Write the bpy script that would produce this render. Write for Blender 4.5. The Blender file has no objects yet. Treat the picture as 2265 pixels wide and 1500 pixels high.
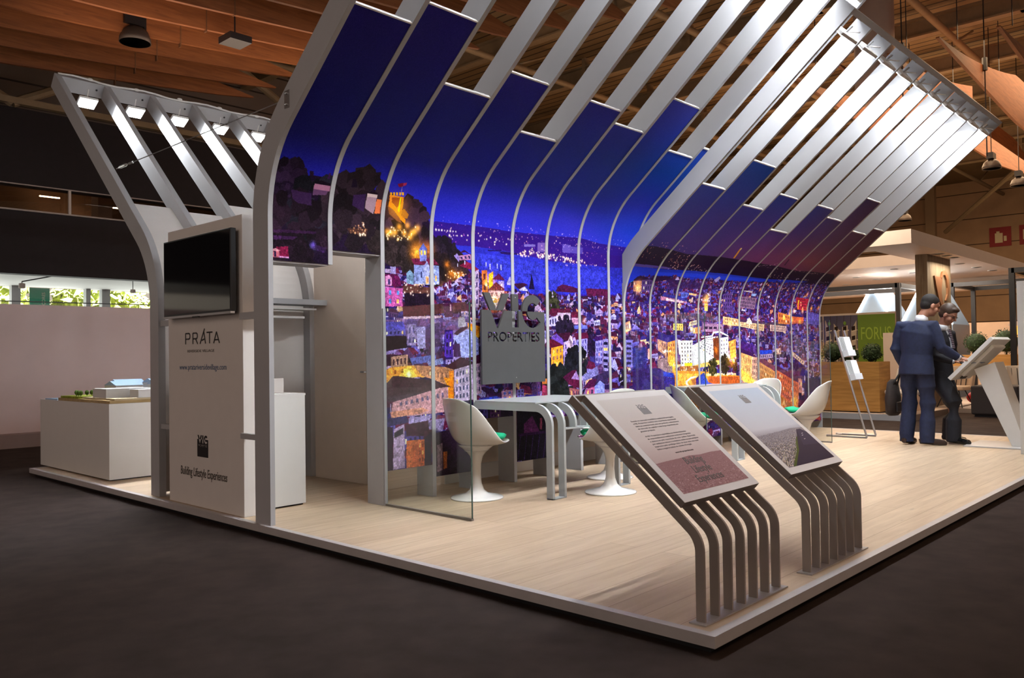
import bpy, bmesh, math, random
import numpy as np
from mathutils import Vector, Matrix
scene = bpy.context.scene
COL = scene.collection
rad = math.radians
# ------------------------------------------------------------------ camera
CAM_LOC = (-3.0073, -1.7186, 1.15)
CAM_R = ((0.6833792, -0.0039789, -0.7300528), (-0.7299049, -0.0245722, -0.6831069), (-0.0152209, 0.9996901, -0.0196963))
cam_data = bpy.data.cameras.new('camera')
cam_data.sensor_width = 36.0
cam_data.lens = 1834.8 / 2265.0 * 36.0
cam_data.clip_end = 300
camera = bpy.data.objects.new('camera', cam_data)
COL.objects.link(camera)
_m = Matrix(CAM_R).to_4x4()
_m.translation = Vector(CAM_LOC)
camera.matrix_world = _m
scene.camera = camera
# ------------------------------------------------------------------ view, world, hall light
scene.view_settings.view_transform = 'Standard'
scene.view_settings.look = 'None'
scene.view_settings.gamma = 1.0
scene.view_settings.use_curve_mapping = False
scene.view_settings.exposure = 1.06
scene.cycles.max_bounces = 6
scene.cycles.diffuse_bounces = 3
scene.cycles.glossy_bounces = 3
scene.cycles.transmission_bounces = 6
scene.cycles.transparent_max_bounces = 8
scene.cycles.caustics_reflective = False
scene.cycles.caustics_refractive = False
scene.cycles.sample_clamp_indirect = 4.0
world = bpy.data.worlds.new('world')
scene.world = world
world.use_nodes = True
world.node_tree.nodes['Background'].inputs[0].default_value = (1.0, 0.79, 0.66, 1)
world.node_tree.nodes['Background'].inputs[1].default_value = 0.33

def area(name, loc, rot, sx, sy, power, col):
    l = bpy.data.lights.new(name, 'AREA')
    l.shape = 'RECTANGLE'; l.size = sx; l.size_y = sy; l.energy = power; l.color = col
    o = bpy.data.objects.new(name, l); COL.objects.link(o)
    o.location = loc; o.rotation_euler = rot
    return o
# rows of high-bay lamps of the hall, with added fill and up-lights
area('hall_fill_light', (6, -6, 7.4), (rad(-14), 0, 0), 14, 4, 175, (1.0, 0.66, 0.42))
area('hall_fill_light', (-9, 4, 6.5), (0, rad(-50), 0), 4, 12, 80, (1.0, 0.80, 0.68))  # added fill from the left, not a lamp of the hall
area('hall_fill_light', (22, 6, 7.2), (0, 0, 0), 16, 9, 1150, (1.0, 0.66, 0.38))
area('hall_fill_light', (26, 4, 4.2), (rad(180), 0, 0), 14, 8, 85, (1.0, 0.68, 0.38))  # added up-light that brightens the far roof, no fixture there
area('hall_fill_light', (5, 10.2, 5.6), (rad(180), 0, 0), 8, 2, 36, (1.0, 0.70, 0.50))  # added up-light for the roof and timber fins at left
area('daylight', (4, 21.0, 1.5), (rad(-90), 0, 0), 16, 2.8, 260, (1.0, 0.98, 0.95))
sun = bpy.data.lights.new('sun', 'SUN'); sun.energy = 20.0; sun.angle = rad(1)
so = bpy.data.objects.new('sun', sun); COL.objects.link(so)
so.rotation_euler = (rad(28), 0, rad(20)); so.location = (0, 40, 20)

# ------------------------------------------------------------------ materials
MATS = {}
def lin(h):
    c = [((h >> s) & 255) / 255.0 for s in (16, 8, 0)]
    return tuple((v / 12.92 if v <= .04045 else ((v + .055) / 1.055) ** 2.4) for v in c)
def mat(name, col, rough=.5, metal=0.0, noise=0.0, nscale=8.0, bump=0.0, bscale=60.0, emit=0.0, spec=.5, coat=0.0):
    if name in MATS: return MATS[name]
    m = bpy.data.materials.new(name); m.use_nodes = True
    nt = m.node_tree; b = nt.nodes['Principled BSDF']
    if isinstance(col, int): col = lin(col)
    b.inputs['Base Color'].default_value = (*col, 1)
    b.inputs['Roughness'].default_value = rough
    b.inputs['Metallic'].default_value = metal
    b.inputs['Specular IOR Level'].default_value = spec
    b.inputs['Coat Weight'].default_value = coat
    tc = nt.nodes.new('ShaderNodeTexCoord')
    n = nt.nodes.new('ShaderNodeTexNoise'); n.inputs['Scale'].default_value = nscale
    n.inputs['Detail'].default_value = 5
    nt.links.new(tc.outputs['Object'], n.inputs['Vector'])
    r = nt.nodes.new('ShaderNodeValToRGB')
    k = noise if noise else .02
    r.color_ramp.elements[0].position = .3; r.color_ramp.elements[1].position = .7
    r.color_ramp.elements[0].color = (*[c * (1 - k) for c in col], 1)
    r.color_ramp.elements[1].color = (*[min(1, c * (1 + k)) for c in col], 1)
    nt.links.new(n.outputs['Fac'], r.inputs['Fac'])
    nt.links.new(r.outputs['Color'], b.inputs['Base Color'])
    if bump:
        n2 = nt.nodes.new('ShaderNodeTexNoise'); n2.inputs['Scale'].default_value = bscale
        nt.links.new(tc.outputs['Object'], n2.inputs['Vector'])
        bp = nt.nodes.new('ShaderNodeBump'); bp.inputs['Strength'].default_value = bump
        nt.links.new(n2.outputs['Fac'], bp.inputs['Height']); nt.links.new(bp.outputs['Normal'], b.inputs['Normal'])
    if emit:
        b.inputs['Emission Color'].default_value = (*col, 1); b.inputs['Emission Strength'].default_value = emit
    MATS[name] = m
    return m
def glassmat(name, tint=(.93, .97, .95), rough=0.0):
    if name in MATS: return MATS[name]
    m = bpy.data.materials.new(name); m.use_nodes = True
    nt = m.node_tree; nt.nodes.clear()
    out = nt.nodes.new('ShaderNodeOutputMaterial')
    tr = nt.nodes.new('ShaderNodeBsdfTransparent'); tr.inputs[0].default_value = (*tint, 1)
    gl = nt.nodes.new('ShaderNodeBsdfGlossy'); gl.inputs['Roughness'].default_value = rough
    gl.inputs['Color'].default_value = (1, 1, 1, 1)
    lw0 = nt.nodes.new('ShaderNodeLayerWeight'); lw0.inputs[0].default_value = .5
    pw0 = nt.nodes.new('ShaderNodeMath'); pw0.operation = 'POWER'; pw0.inputs[1].default_value = 4.0
    nt.links.new(lw0.outputs['Facing'], pw0.inputs[0])
    lw = nt.nodes.new('ShaderNodeMath'); lw.operation = 'MULTIPLY_ADD'; lw.inputs[1].default_value = .7; lw.inputs[2].default_value = .045
    nt.links.new(pw0.outputs[0], lw.inputs[0])
    mx = nt.nodes.new('ShaderNodeMixShader')
    nt.links.new(lw.outputs[0], mx.inputs[0]); nt.links.new(tr.outputs[0], mx.inputs[1]); nt.links.new(gl.outputs[0], mx.inputs[2])
    nt.links.new(mx.outputs[0], out.inputs[0])
    MATS[name] = m
    return m
def woodmat(name, c1, c2, c3, axis='X', plank=.19, length=2.2, rough=.45, planks=True, joint=.6):
    if name in MATS: return MATS[name]
    m = bpy.data.materials.new(name); m.use_nodes = True
    nt = m.node_tree; b = nt.nodes['Principled BSDF']; N = nt.nodes.new; Lk = nt.links.new
    tc = N('ShaderNodeTexCoord'); mp = N('ShaderNodeMapping')
    if axis == 'Y': mp.inputs['Rotation'].default_value = (0, 0, rad(90))
    if axis == 'Z': mp.inputs['Rotation'].default_value = (0, rad(90), 0)
    Lk(tc.outputs['Object'], mp.inputs[0])
    st = N('ShaderNodeMapping'); st.inputs['Scale'].default_value = (.8, 9, 9); Lk(mp.outputs[0], st.inputs[0])
    n1 = N('ShaderNodeTexNoise'); n1.inputs['Scale'].default_value = 2.2; n1.inputs['Detail'].default_value = 8; n1.inputs['Distortion'].default_value = .6
    Lk(st.outputs[0], n1.inputs['Vector'])
    r1 = N('ShaderNodeValToRGB'); e = r1.color_ramp.elements
    e[0].position = .3; e[0].color = (*lin(c1), 1); e[1].position = .68; e[1].color = (*lin(c2), 1)
    Lk(n1.outputs['Fac'], r1.inputs['Fac'])
    last = r1.outputs['Color']
    st2 = N('ShaderNodeMapping'); st2.inputs['Scale'].default_value = (1.6, 7, 7); Lk(mp.outputs[0], st2.inputs[0])
    n2 = N('ShaderNodeTexNoise'); n2.inputs['Scale'].default_value = 3.1; n2.inputs['Detail'].default_value = 3; Lk(st2.outputs[0], n2.inputs['Vector'])
    r2 = N('ShaderNodeValToRGB'); r2.color_ramp.elements[0].position = .66; r2.color_ramp.elements[1].position = .8
    r2.color_ramp.elements[0].color = (0, 0, 0, 1); r2.color_ramp.elements[1].color = (.8, .8, .8, 1)
    Lk(n2.outputs['Fac'], r2.inputs['Fac'])
    mx = N('ShaderNodeMixRGB'); mx.inputs[2].default_value = (*lin(c3), 1); Lk(r2.outputs['Color'], mx.inputs[0]); Lk(last, mx.inputs[1])
    last = mx.outputs[0]
    if planks:
        br = N('ShaderNodeTexBrick'); br.inputs['Scale'].default_value = 1.0
        br.inputs['Brick Width'].default_value = length; br.inputs['Row Height'].default_value = plank
        br.inputs['Mortar Size'].default_value = .0022; br.inputs['Color1'].default_value = (1, 1, 1, 1)
        br.inputs['Color2'].default_value = (.84, .82, .8, 1); br.inputs['Mortar'].default_value = (joint, joint * .9, joint * .8, 1)
        Lk(mp.outputs[0], br.inputs['Vector'])
        ml = N('ShaderNodeMixRGB'); ml.blend_type = 'MULTIPLY'; ml.inputs[0].default_value = 1
        Lk(last, ml.inputs[1]); Lk(br.outputs['Color'], ml.inputs[2]); last = ml.outputs[0]
    Lk(last, b.inputs['Base Color']); b.inputs['Roughness'].default_value = rough
    b.inputs['Specular IOR Level'].default_value = .35
    MATS[name] = m
    return m
def stripemat(name, col, dark, period, axis=0, duty=.5, rough=.6, noise=.1):
    """corrugated / jointed sheet: thin joints every `period` along an axis"""
    if name in MATS: return MATS[name]
    m = mat(name, col, rough, noise=noise, nscale=1.5)
    nt = m.node_tree; b = nt.nodes['Principled BSDF']; N = nt.nodes.new; Lk = nt.links.new
    src = b.inputs['Base Color'].links[0].from_socket
    tc = N('ShaderNodeTexCoord'); sp = N('ShaderNodeSeparateXYZ'); Lk(tc.outputs['Object'], sp.inputs[0])
    d = N('ShaderNodeMath'); d.operation = 'DIVIDE'; Lk(sp.outputs[axis], d.inputs[0]); d.inputs[1].default_value = period
    f = N('ShaderNodeMath'); f.operation = 'FRACT'; Lk(d.outputs[0], f.inputs[0])
    g = N('ShaderNodeMath'); g.operation = 'LESS_THAN'; Lk(f.outputs[0], g.inputs[0]); g.inputs[1].default_value = duty
    mx = N('ShaderNodeMixRGB'); Lk(g.outputs[0], mx.inputs[0]); Lk(src, mx.inputs[1])
    mx.inputs[2].default_value = (*lin(dark), 1); Lk(mx.outputs[0], b.inputs['Base Color'])
    return m

# ------------------------------------------------------------------ mesh helpers
class MB:
    def __init__(s): s.v = []; s.f = []
    def add(s, vs, fs):
        n = len(s.v); s.v += [tuple(p) for p in vs]; s.f += [tuple(i + n for i in f) for f in fs]; return s
    def box(s, x0, x1, y0, y1, z0, z1):
        return s.add([(x, y, z) for z in (z0, z1) for y in (y0, y1) for x in (x0, x1)],
                     [(0, 2, 3, 1), (4, 5, 7, 6), (0, 1, 5, 4), (2, 6, 7, 3), (0, 4, 6, 2), (1, 3, 7, 5)])
    def hexa(s, a, b):  # two quads (same order)
        return s.add(list(a) + list(b), [(3, 2, 1, 0), (4, 5, 6, 7), (0, 1, 5, 4), (1, 2, 6, 5), (2, 3, 7, 6), (3, 0, 4, 7)])
    def extr(s, poly, fn, a, b):  # poly 2d, fn(p, h)->3d, heights a..b ; convex or fan-safe strips
        n = len(poly)
        return s.add([fn(p, a) for p in poly] + [fn(p, b) for p in poly],
                     [tuple(range(n))[::-1], tuple(range(n, 2 * n))] + [(i, (i + 1) % n, n + (i + 1) % n, n + i) for i in range(n)])
    def band(s, A, B, fn, a, b):  # strip between 2d polylines A and B, extruded
        n = len(A); vs = [fn(p, h) for h in (a, b) for q in (A, B) for p in q]
        i0, i1, i2, i3 = 0, n, 2 * n, 3 * n; fs = []
        for i in range(n - 1):
            fs += [(i0 + i, i1 + i, i1 + i + 1, i0 + i + 1), (i2 + i, i2 + i + 1, i3 + i + 1, i3 + i),
                   (i0 + i, i0 + i + 1, i2 + i + 1, i2 + i), (i1 + i, i3 + i, i3 + i + 1, i1 + i + 1)]
        fs += [(i0, i2, i3, i1), (n - 1, i1 + n - 1, i3 + n - 1, i2 + n - 1)]
        return s.add(vs, fs)
    def tube(s, path, r, n=8, ref=(0, 0, 1), ry=None):
        path = [Vector(p) for p in path]; m = len(path)
        rs = r if isinstance(r, (list, tuple)) else [r] * m
        rys = rs if ry is None else (ry if isinstance(ry, (list, tuple)) else [ry] * m)
        vs = []
        for i, p in enumerate(path):
            t = (path[min(i + 1, m - 1)] - path[max(i - 1, 0)]).normalized()
            a = Vector(ref) - t * t.dot(Vector(ref))
            if a.length < 1e-3: a = t.orthogonal()
            a.normalize(); b = t.cross(a)
            for k in range(n):
                w = 2 * math.pi * k / n
                vs.append(p + a * (rs[i] * math.cos(w)) + b * (rys[i] * math.sin(w)))
        fs = [(i * n + k, i * n + (k + 1) % n, (i + 1) * n + (k + 1) % n, (i + 1) * n + k) for i in range(m - 1) for k in range(n)]
        fs += [tuple(range(n))[::-1], tuple(range((m - 1) * n, m * n))]
        return s.add(vs, fs)
    def lathe(s, prof, n=32, c=(0, 0, 0)):
        vs = []; fs = []; m = len(prof)
        for r_, z in prof:
            for k in range(n):
                w = 2 * math.pi * k / n; vs.append((c[0] + r_ * math.cos(w), c[1] + r_ * math.sin(w), c[2] + z))
        fs = [(i * n + k, i * n + (k + 1) % n, (i + 1) * n + (k + 1) % n, (i + 1) * n + k) for i in range(m - 1) for k in range(n)]
        fs += [tuple(range(n))[::-1], tuple(range((m - 1) * n, m * n))]
        return s.add(vs, fs)
    def ball(s, c, rx, ry=None, rz=None, n=12, m=8, rot=None):
        ry = ry or rx; rz = rz or rx; vs = []
        for i in range(m + 1):
            a = math.pi * i / m
            for k in range(n):
                w = 2 * math.pi * k / n
                p = Vector((rx * math.sin(a) * math.cos(w), ry * math.sin(a) * math.sin(w), -rz * math.cos(a)))
                if rot: p = rot @ p
                vs.append(Vector(c) + p)
        fs = [(i * n + k, i * n + (k + 1) % n, (i + 1) * n + (k + 1) % n, (i + 1) * n + k) for i in range(m) for k in range(n)]
        return s.add(vs, fs)
    def mesh(s, name):
        me = bpy.data.meshes.new(name); me.from_pydata([tuple(v) for v in s.v], [], s.f)
        bm = bmesh.new(); bm.from_mesh(me); bmesh.ops.remove_doubles(bm, verts=bm.verts, dist=1e-5)
        bmesh.ops.recalc_face_normals(bm, faces=bm.faces); bm.to_mesh(me); bm.free()
        return me
def link(name, me, m, parent=None, smooth=False, bevel=0.0, label=None):
    o = bpy.data.objects.new(name, me); COL.objects.link(o)
    if m is not None: me.materials.clear(); me.materials.append(m)
    if parent is not None: o.parent = parent
    if smooth:
        for p in me.polygons: p.use_smooth = True
    if bevel:
        b = o.modifiers.new('bevel', 'BEVEL'); b.width = bevel; b.segments = 2; b.limit_method = 'ANGLE'; b.angle_limit = rad(40)
    if label: o['label'] = label
    return o
def obj(name, mb, m, parent=None, smooth=False, bevel=0.0, label=None):
    return link(name, mb.mesh(name), m, parent, smooth, bevel, label)
def tag(o, label, cat, group=None):
    o['label'] = label; o['category'] = cat
    if group: o['group'] = group
    return o
def thing(name, label, cat, loc=(0, 0, 0), rz=0.0, group=None):
    o = bpy.data.objects.new(name, None); COL.objects.link(o); o.empty_display_size = .1
    o.location = loc; o.rotation_euler = (0, 0, rz)
    return tag(o, label, cat, group)
def struct(name, mb, m, bevel=0.0):
    o = obj(name, mb, m, None, False, bevel); o['kind'] = 'structure'; return o
def dup(o, loc=None, rz=None, label=None, parent=None):
    c = o.copy(); COL.objects.link(c)
    if parent is not None: c.parent = parent
    if loc is not None: c.location = loc
    if rz is not None: c.rotation_euler = (0, 0, rz)
    if label: c['label'] = label
    for ch in list(o.children): dup(ch, parent=c)
    return c
def evaluated(o):
    dg = bpy.context.evaluated_depsgraph_get(); dg.update()
    me = bpy.data.meshes.new_from_object(o.evaluated_get(dg)); return me
def text_mesh(body, size, xs=1.0, shear=0.0, extr=.0015, align='CENTER', spacing=1.0, lsp=1.0, off=0.0):
    c = bpy.data.curves.new('lettering', 'FONT'); c.body = body; c.size = size; c.shear = shear
    c.extrude = extr; c.align_x = align; c.space_character = spacing; c.space_line = lsp; c.offset = off
    c.resolution_u = 3
    o = bpy.data.objects.new('lettering', c); COL.objects.link(o)
    me = evaluated(o)
    bpy.data.objects.remove(o); bpy.data.curves.remove(c)
    for v in me.vertices: v.co.x *= xs
    return me
def place(me, M):
    me.transform(M); return me
def frame(origin, xd, up):
    x = Vector(xd).normalized(); u = Vector(up).normalized(); n = x.cross(u)
    M = Matrix((x, u, n)).transposed().to_4x4(); M.translation = Vector(origin); return M
def boolean(me, cutter):
    a = bpy.data.objects.new('a', me); b = bpy.data.objects.new('b', cutter); COL.objects.link(a); COL.objects.link(b)
    md = a.modifiers.new('b', 'BOOLEAN'); md.object = b; md.operation = 'DIFFERENCE'; md.solver = 'EXACT'; md.use_self = True
    r = evaluated(a); bpy.data.objects.remove(a); bpy.data.objects.remove(b); return r

# ------------------------------------------------------------------ painted prints (drawn with numpy)
class Canvas:
    def __init__(s, x0, x1, t0, t1, ppm):
        s.x0, s.x1, s.t0, s.t1, s.k = x0, x1, t0, t1, ppm
        s.w = int((x1 - x0) * ppm); s.h = int((t1 - t0) * ppm)
        s.a = np.zeros((s.h, s.w, 3), np.float32)
    def px(s, pts): return [((x - s.x0) * s.k, (t - s.t0) * s.k) for x, t in pts]
    def poly(s, col, pts, al=1.0):
        p = np.array(s.px(pts)); x0 = max(0, int(p[:, 0].min())); x1 = min(s.w, int(p[:, 0].max()) + 2)
        y0 = max(0, int(p[:, 1].min())); y1 = min(s.h, int(p[:, 1].max()) + 2)
        if x0 >= x1 or y0 >= y1: return
        X, Y = np.meshgrid(np.arange(x0, x1) + .5, np.arange(y0, y1) + .5)
        ins = np.zeros(X.shape, bool); n = len(p)
        for i in range(n):
            xa, ya = p[i]; xb, yb = p[(i + 1) % n]
            if ya == yb: continue
            c = ((ya > Y) != (yb > Y)) & (X < (xb - xa) * (Y - ya) / (yb - ya) + xa)
            ins ^= c
        sub = s.a[y0:y1, x0:x1]; c = hexf(col)
        sub[ins] = sub[ins] * (1 - al) + c * al
    def blob(s, col, p, r, st=1.0, add=True):
        cx, cy = s.px([p])[0]; R = r * s.k; e = int(R * 2.2) + 1
        x0, x1, y0, y1 = max(0, int(cx - e)), min(s.w, int(cx + e)), max(0, int(cy - e)), min(s.h, int(cy + e))
        if x0 >= x1 or y0 >= y1: return
        X, Y = np.meshgrid(np.arange(x0, x1) + .5, np.arange(y0, y1) + .5)
        g = np.exp(-((X - cx) ** 2 + (Y - cy) ** 2) / (R * R) * 1.6)[..., None] * st
        sub = s.a[y0:y1, x0:x1]; c = hexf(col)
        if add: sub[:] = 1 - (1 - sub) * (1 - np.clip(g * c, 0, 1))
        else: sub[:] = sub * (1 - np.clip(g, 0, 1)) + c * np.clip(g, 0, 1)
    def windows(s, q, nc, nr, col, lit, fr, fw, fh):
        tl, tr, br, bl = [np.array(v) for v in q[:4]]
        if s.rng.random() < 2:
            for j in range(nr):
                for i in range(nc):
                    u0 = fr / 2 + (1 - fr) * (i + .5 - fw / 2) / nc; u1 = fr / 2 + (1 - fr) * (i + .5 + fw / 2) / nc
                    v0 = fr / 2 + (1 - fr) * (j + .5 - fh / 2) / nr; v1 = fr / 2 + (1 - fr) * (j + .5 + fh / 2) / nr
                    f = lambda u, v: tuple((tl * (1 - u) + tr * u) * (1 - v) + (bl * (1 - u) + br * u) * v)
                    c = col
                    if s.rng.random() < .12: c = lit or (0xffb868 if s.rng.random() < .6 else 0xfff0c0)
                    s.poly(c, [f(u0, v0), f(u1, v0), f(u1, v1), f(u0, v1)])
    def image(s, name):
        im = bpy.data.images.new(name, s.w, s.h, alpha=False)
        d = np.ones((s.h, s.w, 4), np.float32); d[..., :3] = np.clip(s.a, 0, 1)
        im.pixels.foreach_set(d.ravel()); im.pack(); return im
def hexf(h): return np.array([((h >> k) & 255) / 255.0 for k in (16, 8, 0)], np.float32)
def inside(p, poly):
    x, y = p; r = False; n = len(poly)
    for i in range(n):
        xa, ya = poly[i]; xb, yb = poly[(i + 1) % n]
        if (ya > y) != (yb > y) and x < (xb - xa) * (y - ya) / (yb - ya) + xa: r = not r
    return r
def gradient(cv, stops):  # stops: list of (t, [(x, hex), ...]) bilinear
    ts = [st[0] for st in stops]; X = cv.x0 + (np.arange(cv.w) + .5) / cv.k
    rows = []
    for t, cs in stops:
        xs = [c[0] for c in cs]; rows.append(np.stack([np.interp(X, xs, [hexf(c[1])[k] for c in cs]) for k in range(3)], -1))
    T = cv.t0 + (np.arange(cv.h) + .5) / cv.k
    for j, t in enumerate(T):
        i = max(0, min(len(ts) - 2, int(np.searchsorted(ts, t)) - 1)); f = min(1, max(0, (t - ts[i]) / (ts[i + 1] - ts[i])))
        cv.a[j] = rows[i] * (1 - f) + rows[i + 1] * f
WALLS = {'near': [0x5a50a8, 0x7a70c0, 0x8c78b8, 0xa088b0, 0x463c88, 0x6a4a80, 0x2c2668, 0x503060, 0x9490d8, 0x382c58],
         'mid': [0x3a3078, 0x5048a0, 0x6a5890, 0x2a2460, 0x7c5c78, 0x4a2c58, 0x8070a8, 0x241c50, 0x604080],
         'far': [0x2c2470, 0x443a98, 0x5a4c9c, 0x1c1850, 0x6c5890, 0x342060, 0x241860, 0x4848b0]}
ROOFS = [0x4c1434, 0x38102c, 0x5a1838, 0x280e34, 0x1c1040, 0x441838, 0x30123c, 0x2a2068]
def city(cv, kind, poly):
    R = cv.rng; xs = [p[0] for p in poly]; ts = [p[1] for p in poly]; top = max(ts); t = top; bot = max(min(ts), cv.t0)
    cv.poly(0x1c1238 if kind != 'near' else 0x20122c, poly)
    while t > bot:
        d = top - t
        s = {'far': .028 + d * .05, 'mid': .05 + d * .04, 'near': .035 + d * .075}[kind]
        x = min(xs) - R.random() * s
        while x < max(xs):
            w = s * (0.7 + R.random() * 1.3); h = s * (.6 + R.random() * .9); c = (x + w / 2, t + (R.random() - .5) * s)
            if inside(c, poly):
                x0, x1 = c[0] - w / 2, c[0] + w / 2; y0, y1 = c[1] - h, c[1]; sk = (R.random() - .5) * h * .4
                wc = R.choice(WALLS[kind]); rc = R.choice(ROOFS)
                k = R.random()
                if k < .12: wc = 0x1a1230
                if k > .93: wc = R.choice([0xc08068, 0xb87850, 0xd0a078, 0xa89cc8])
                cv.poly(wc, [(x0, y0), (x1, y0 + sk), (x1, y1 + sk), (x0, y1)])
                m = (x0 + x1) / 2 + (R.random() - .5) * w * .5; rh = h * (.3 + R.random() * .5)
                if R.random() < .35: cv.poly(wc, [(x0, y1), (x1, y1 + sk), (m, y1 + rh)]); cv.poly(rc, [(m, y1 + rh), (x1, y1 + sk), (x1 + w * .5, y1 + sk + rh * .3), (m + w * .5, y1 + rh)])
                else: cv.poly(rc, [(x0 - w * .05, y1), (x1 + w * .05, y1 + sk), (x1 - w * .2, y1 + sk + rh), (x0 + w * .2, y1 + rh)])
                nc = max(1, int(w / s * 3)); nr = max(1, int(h / s * 2))
                if s > .045 or R.random() < .4:
                    cv.windows([(x0, y1), (x1, y1 + sk), (x1, y0 + sk), (x0, y0)], nc, nr, 0x181040 if R.random() < .7 else 0x302868, None, .15, .4, .5)
                elif R.random() < .5: cv.poly(0xe0d0ff if R.random() < .5 else 0xffc890, [(m, y0 + h * .4), (m + s * .14, y0 + h * .4), (m + s * .14, y0 + h * .6), (m, y0 + h * .6)])
                if R.random() < .25: cv.poly(0xa8a0d8, [(x1 - w * .2, y1), (x1 - w * .14, y1), (x1 - w * .14, y1 + rh * 1.2), (x1 - w * .2, y1 + rh * 1.2)])
                if R.random() < .05: cv.blob(0xff9830, (m, y0), s * .7, .8)
                if R.random() < .08: foliage(cv, 0x18121c, (m, y0), s * .9, 14)
            x += w * .95
        t -= s * .62
def foliage(cv, col, p, r, n):
    R = cv.rng; c0 = hexf(col)
    for i in range(n):
        a = R.random() * 6.283; q = r * math.sqrt(R.random()); rr = r * (.12 + R.random() * .18)
        c = c0 * (.6 + R.random() * .9); h = (int(min(1, c[0]) * 255) << 16) | (int(min(1, c[1]) * 255) << 8) | int(min(1, c[2]) * 255)
        pts = []
        for k in range(7):
            w = k / 7 * 6.283; z = rr * (.7 + R.random() * .6); pts.append((p[0] + math.cos(a) * q + math.cos(w) * z, p[1] + math.sin(a) * q * .9 + math.sin(w) * z))
        cv.poly(h, pts)
def lights(cv, col, pts, n, w, sz):
    R = cv.rng; P = [np.array(p) for p in pts]; seg = [np.linalg.norm(P[i + 1] - P[i]) for i in range(len(P) - 1)]; tot = sum(seg) or 1
    for i in range(n):
        d = (R.random() if w > .001 else (i + .5) / n) * tot
        for j, sg in enumerate(seg):
            if d <= sg or j == len(seg) - 1: break
            d -= sg
        p = P[j] + (P[j + 1] - P[j]) * (d / (seg[j] or 1)); p = p + np.array([0, (R.random() - .5) * 2 * w])
        r = .0042 * sz * (.6 + .8 * R.random()); cv.blob(col, tuple(p), r, .55 + .6 * R.random() if w > .001 else 1.0)
        if sz > 1.6: cv.poly(0xfff4d8, [(p[0] - r * .4, p[1] - r * .4), (p[0] + r * .4, p[1] - r * .4), (p[0] + r * .4, p[1] + r * .4), (p[0] - r * .4, p[1] + r * .4)])
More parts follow.
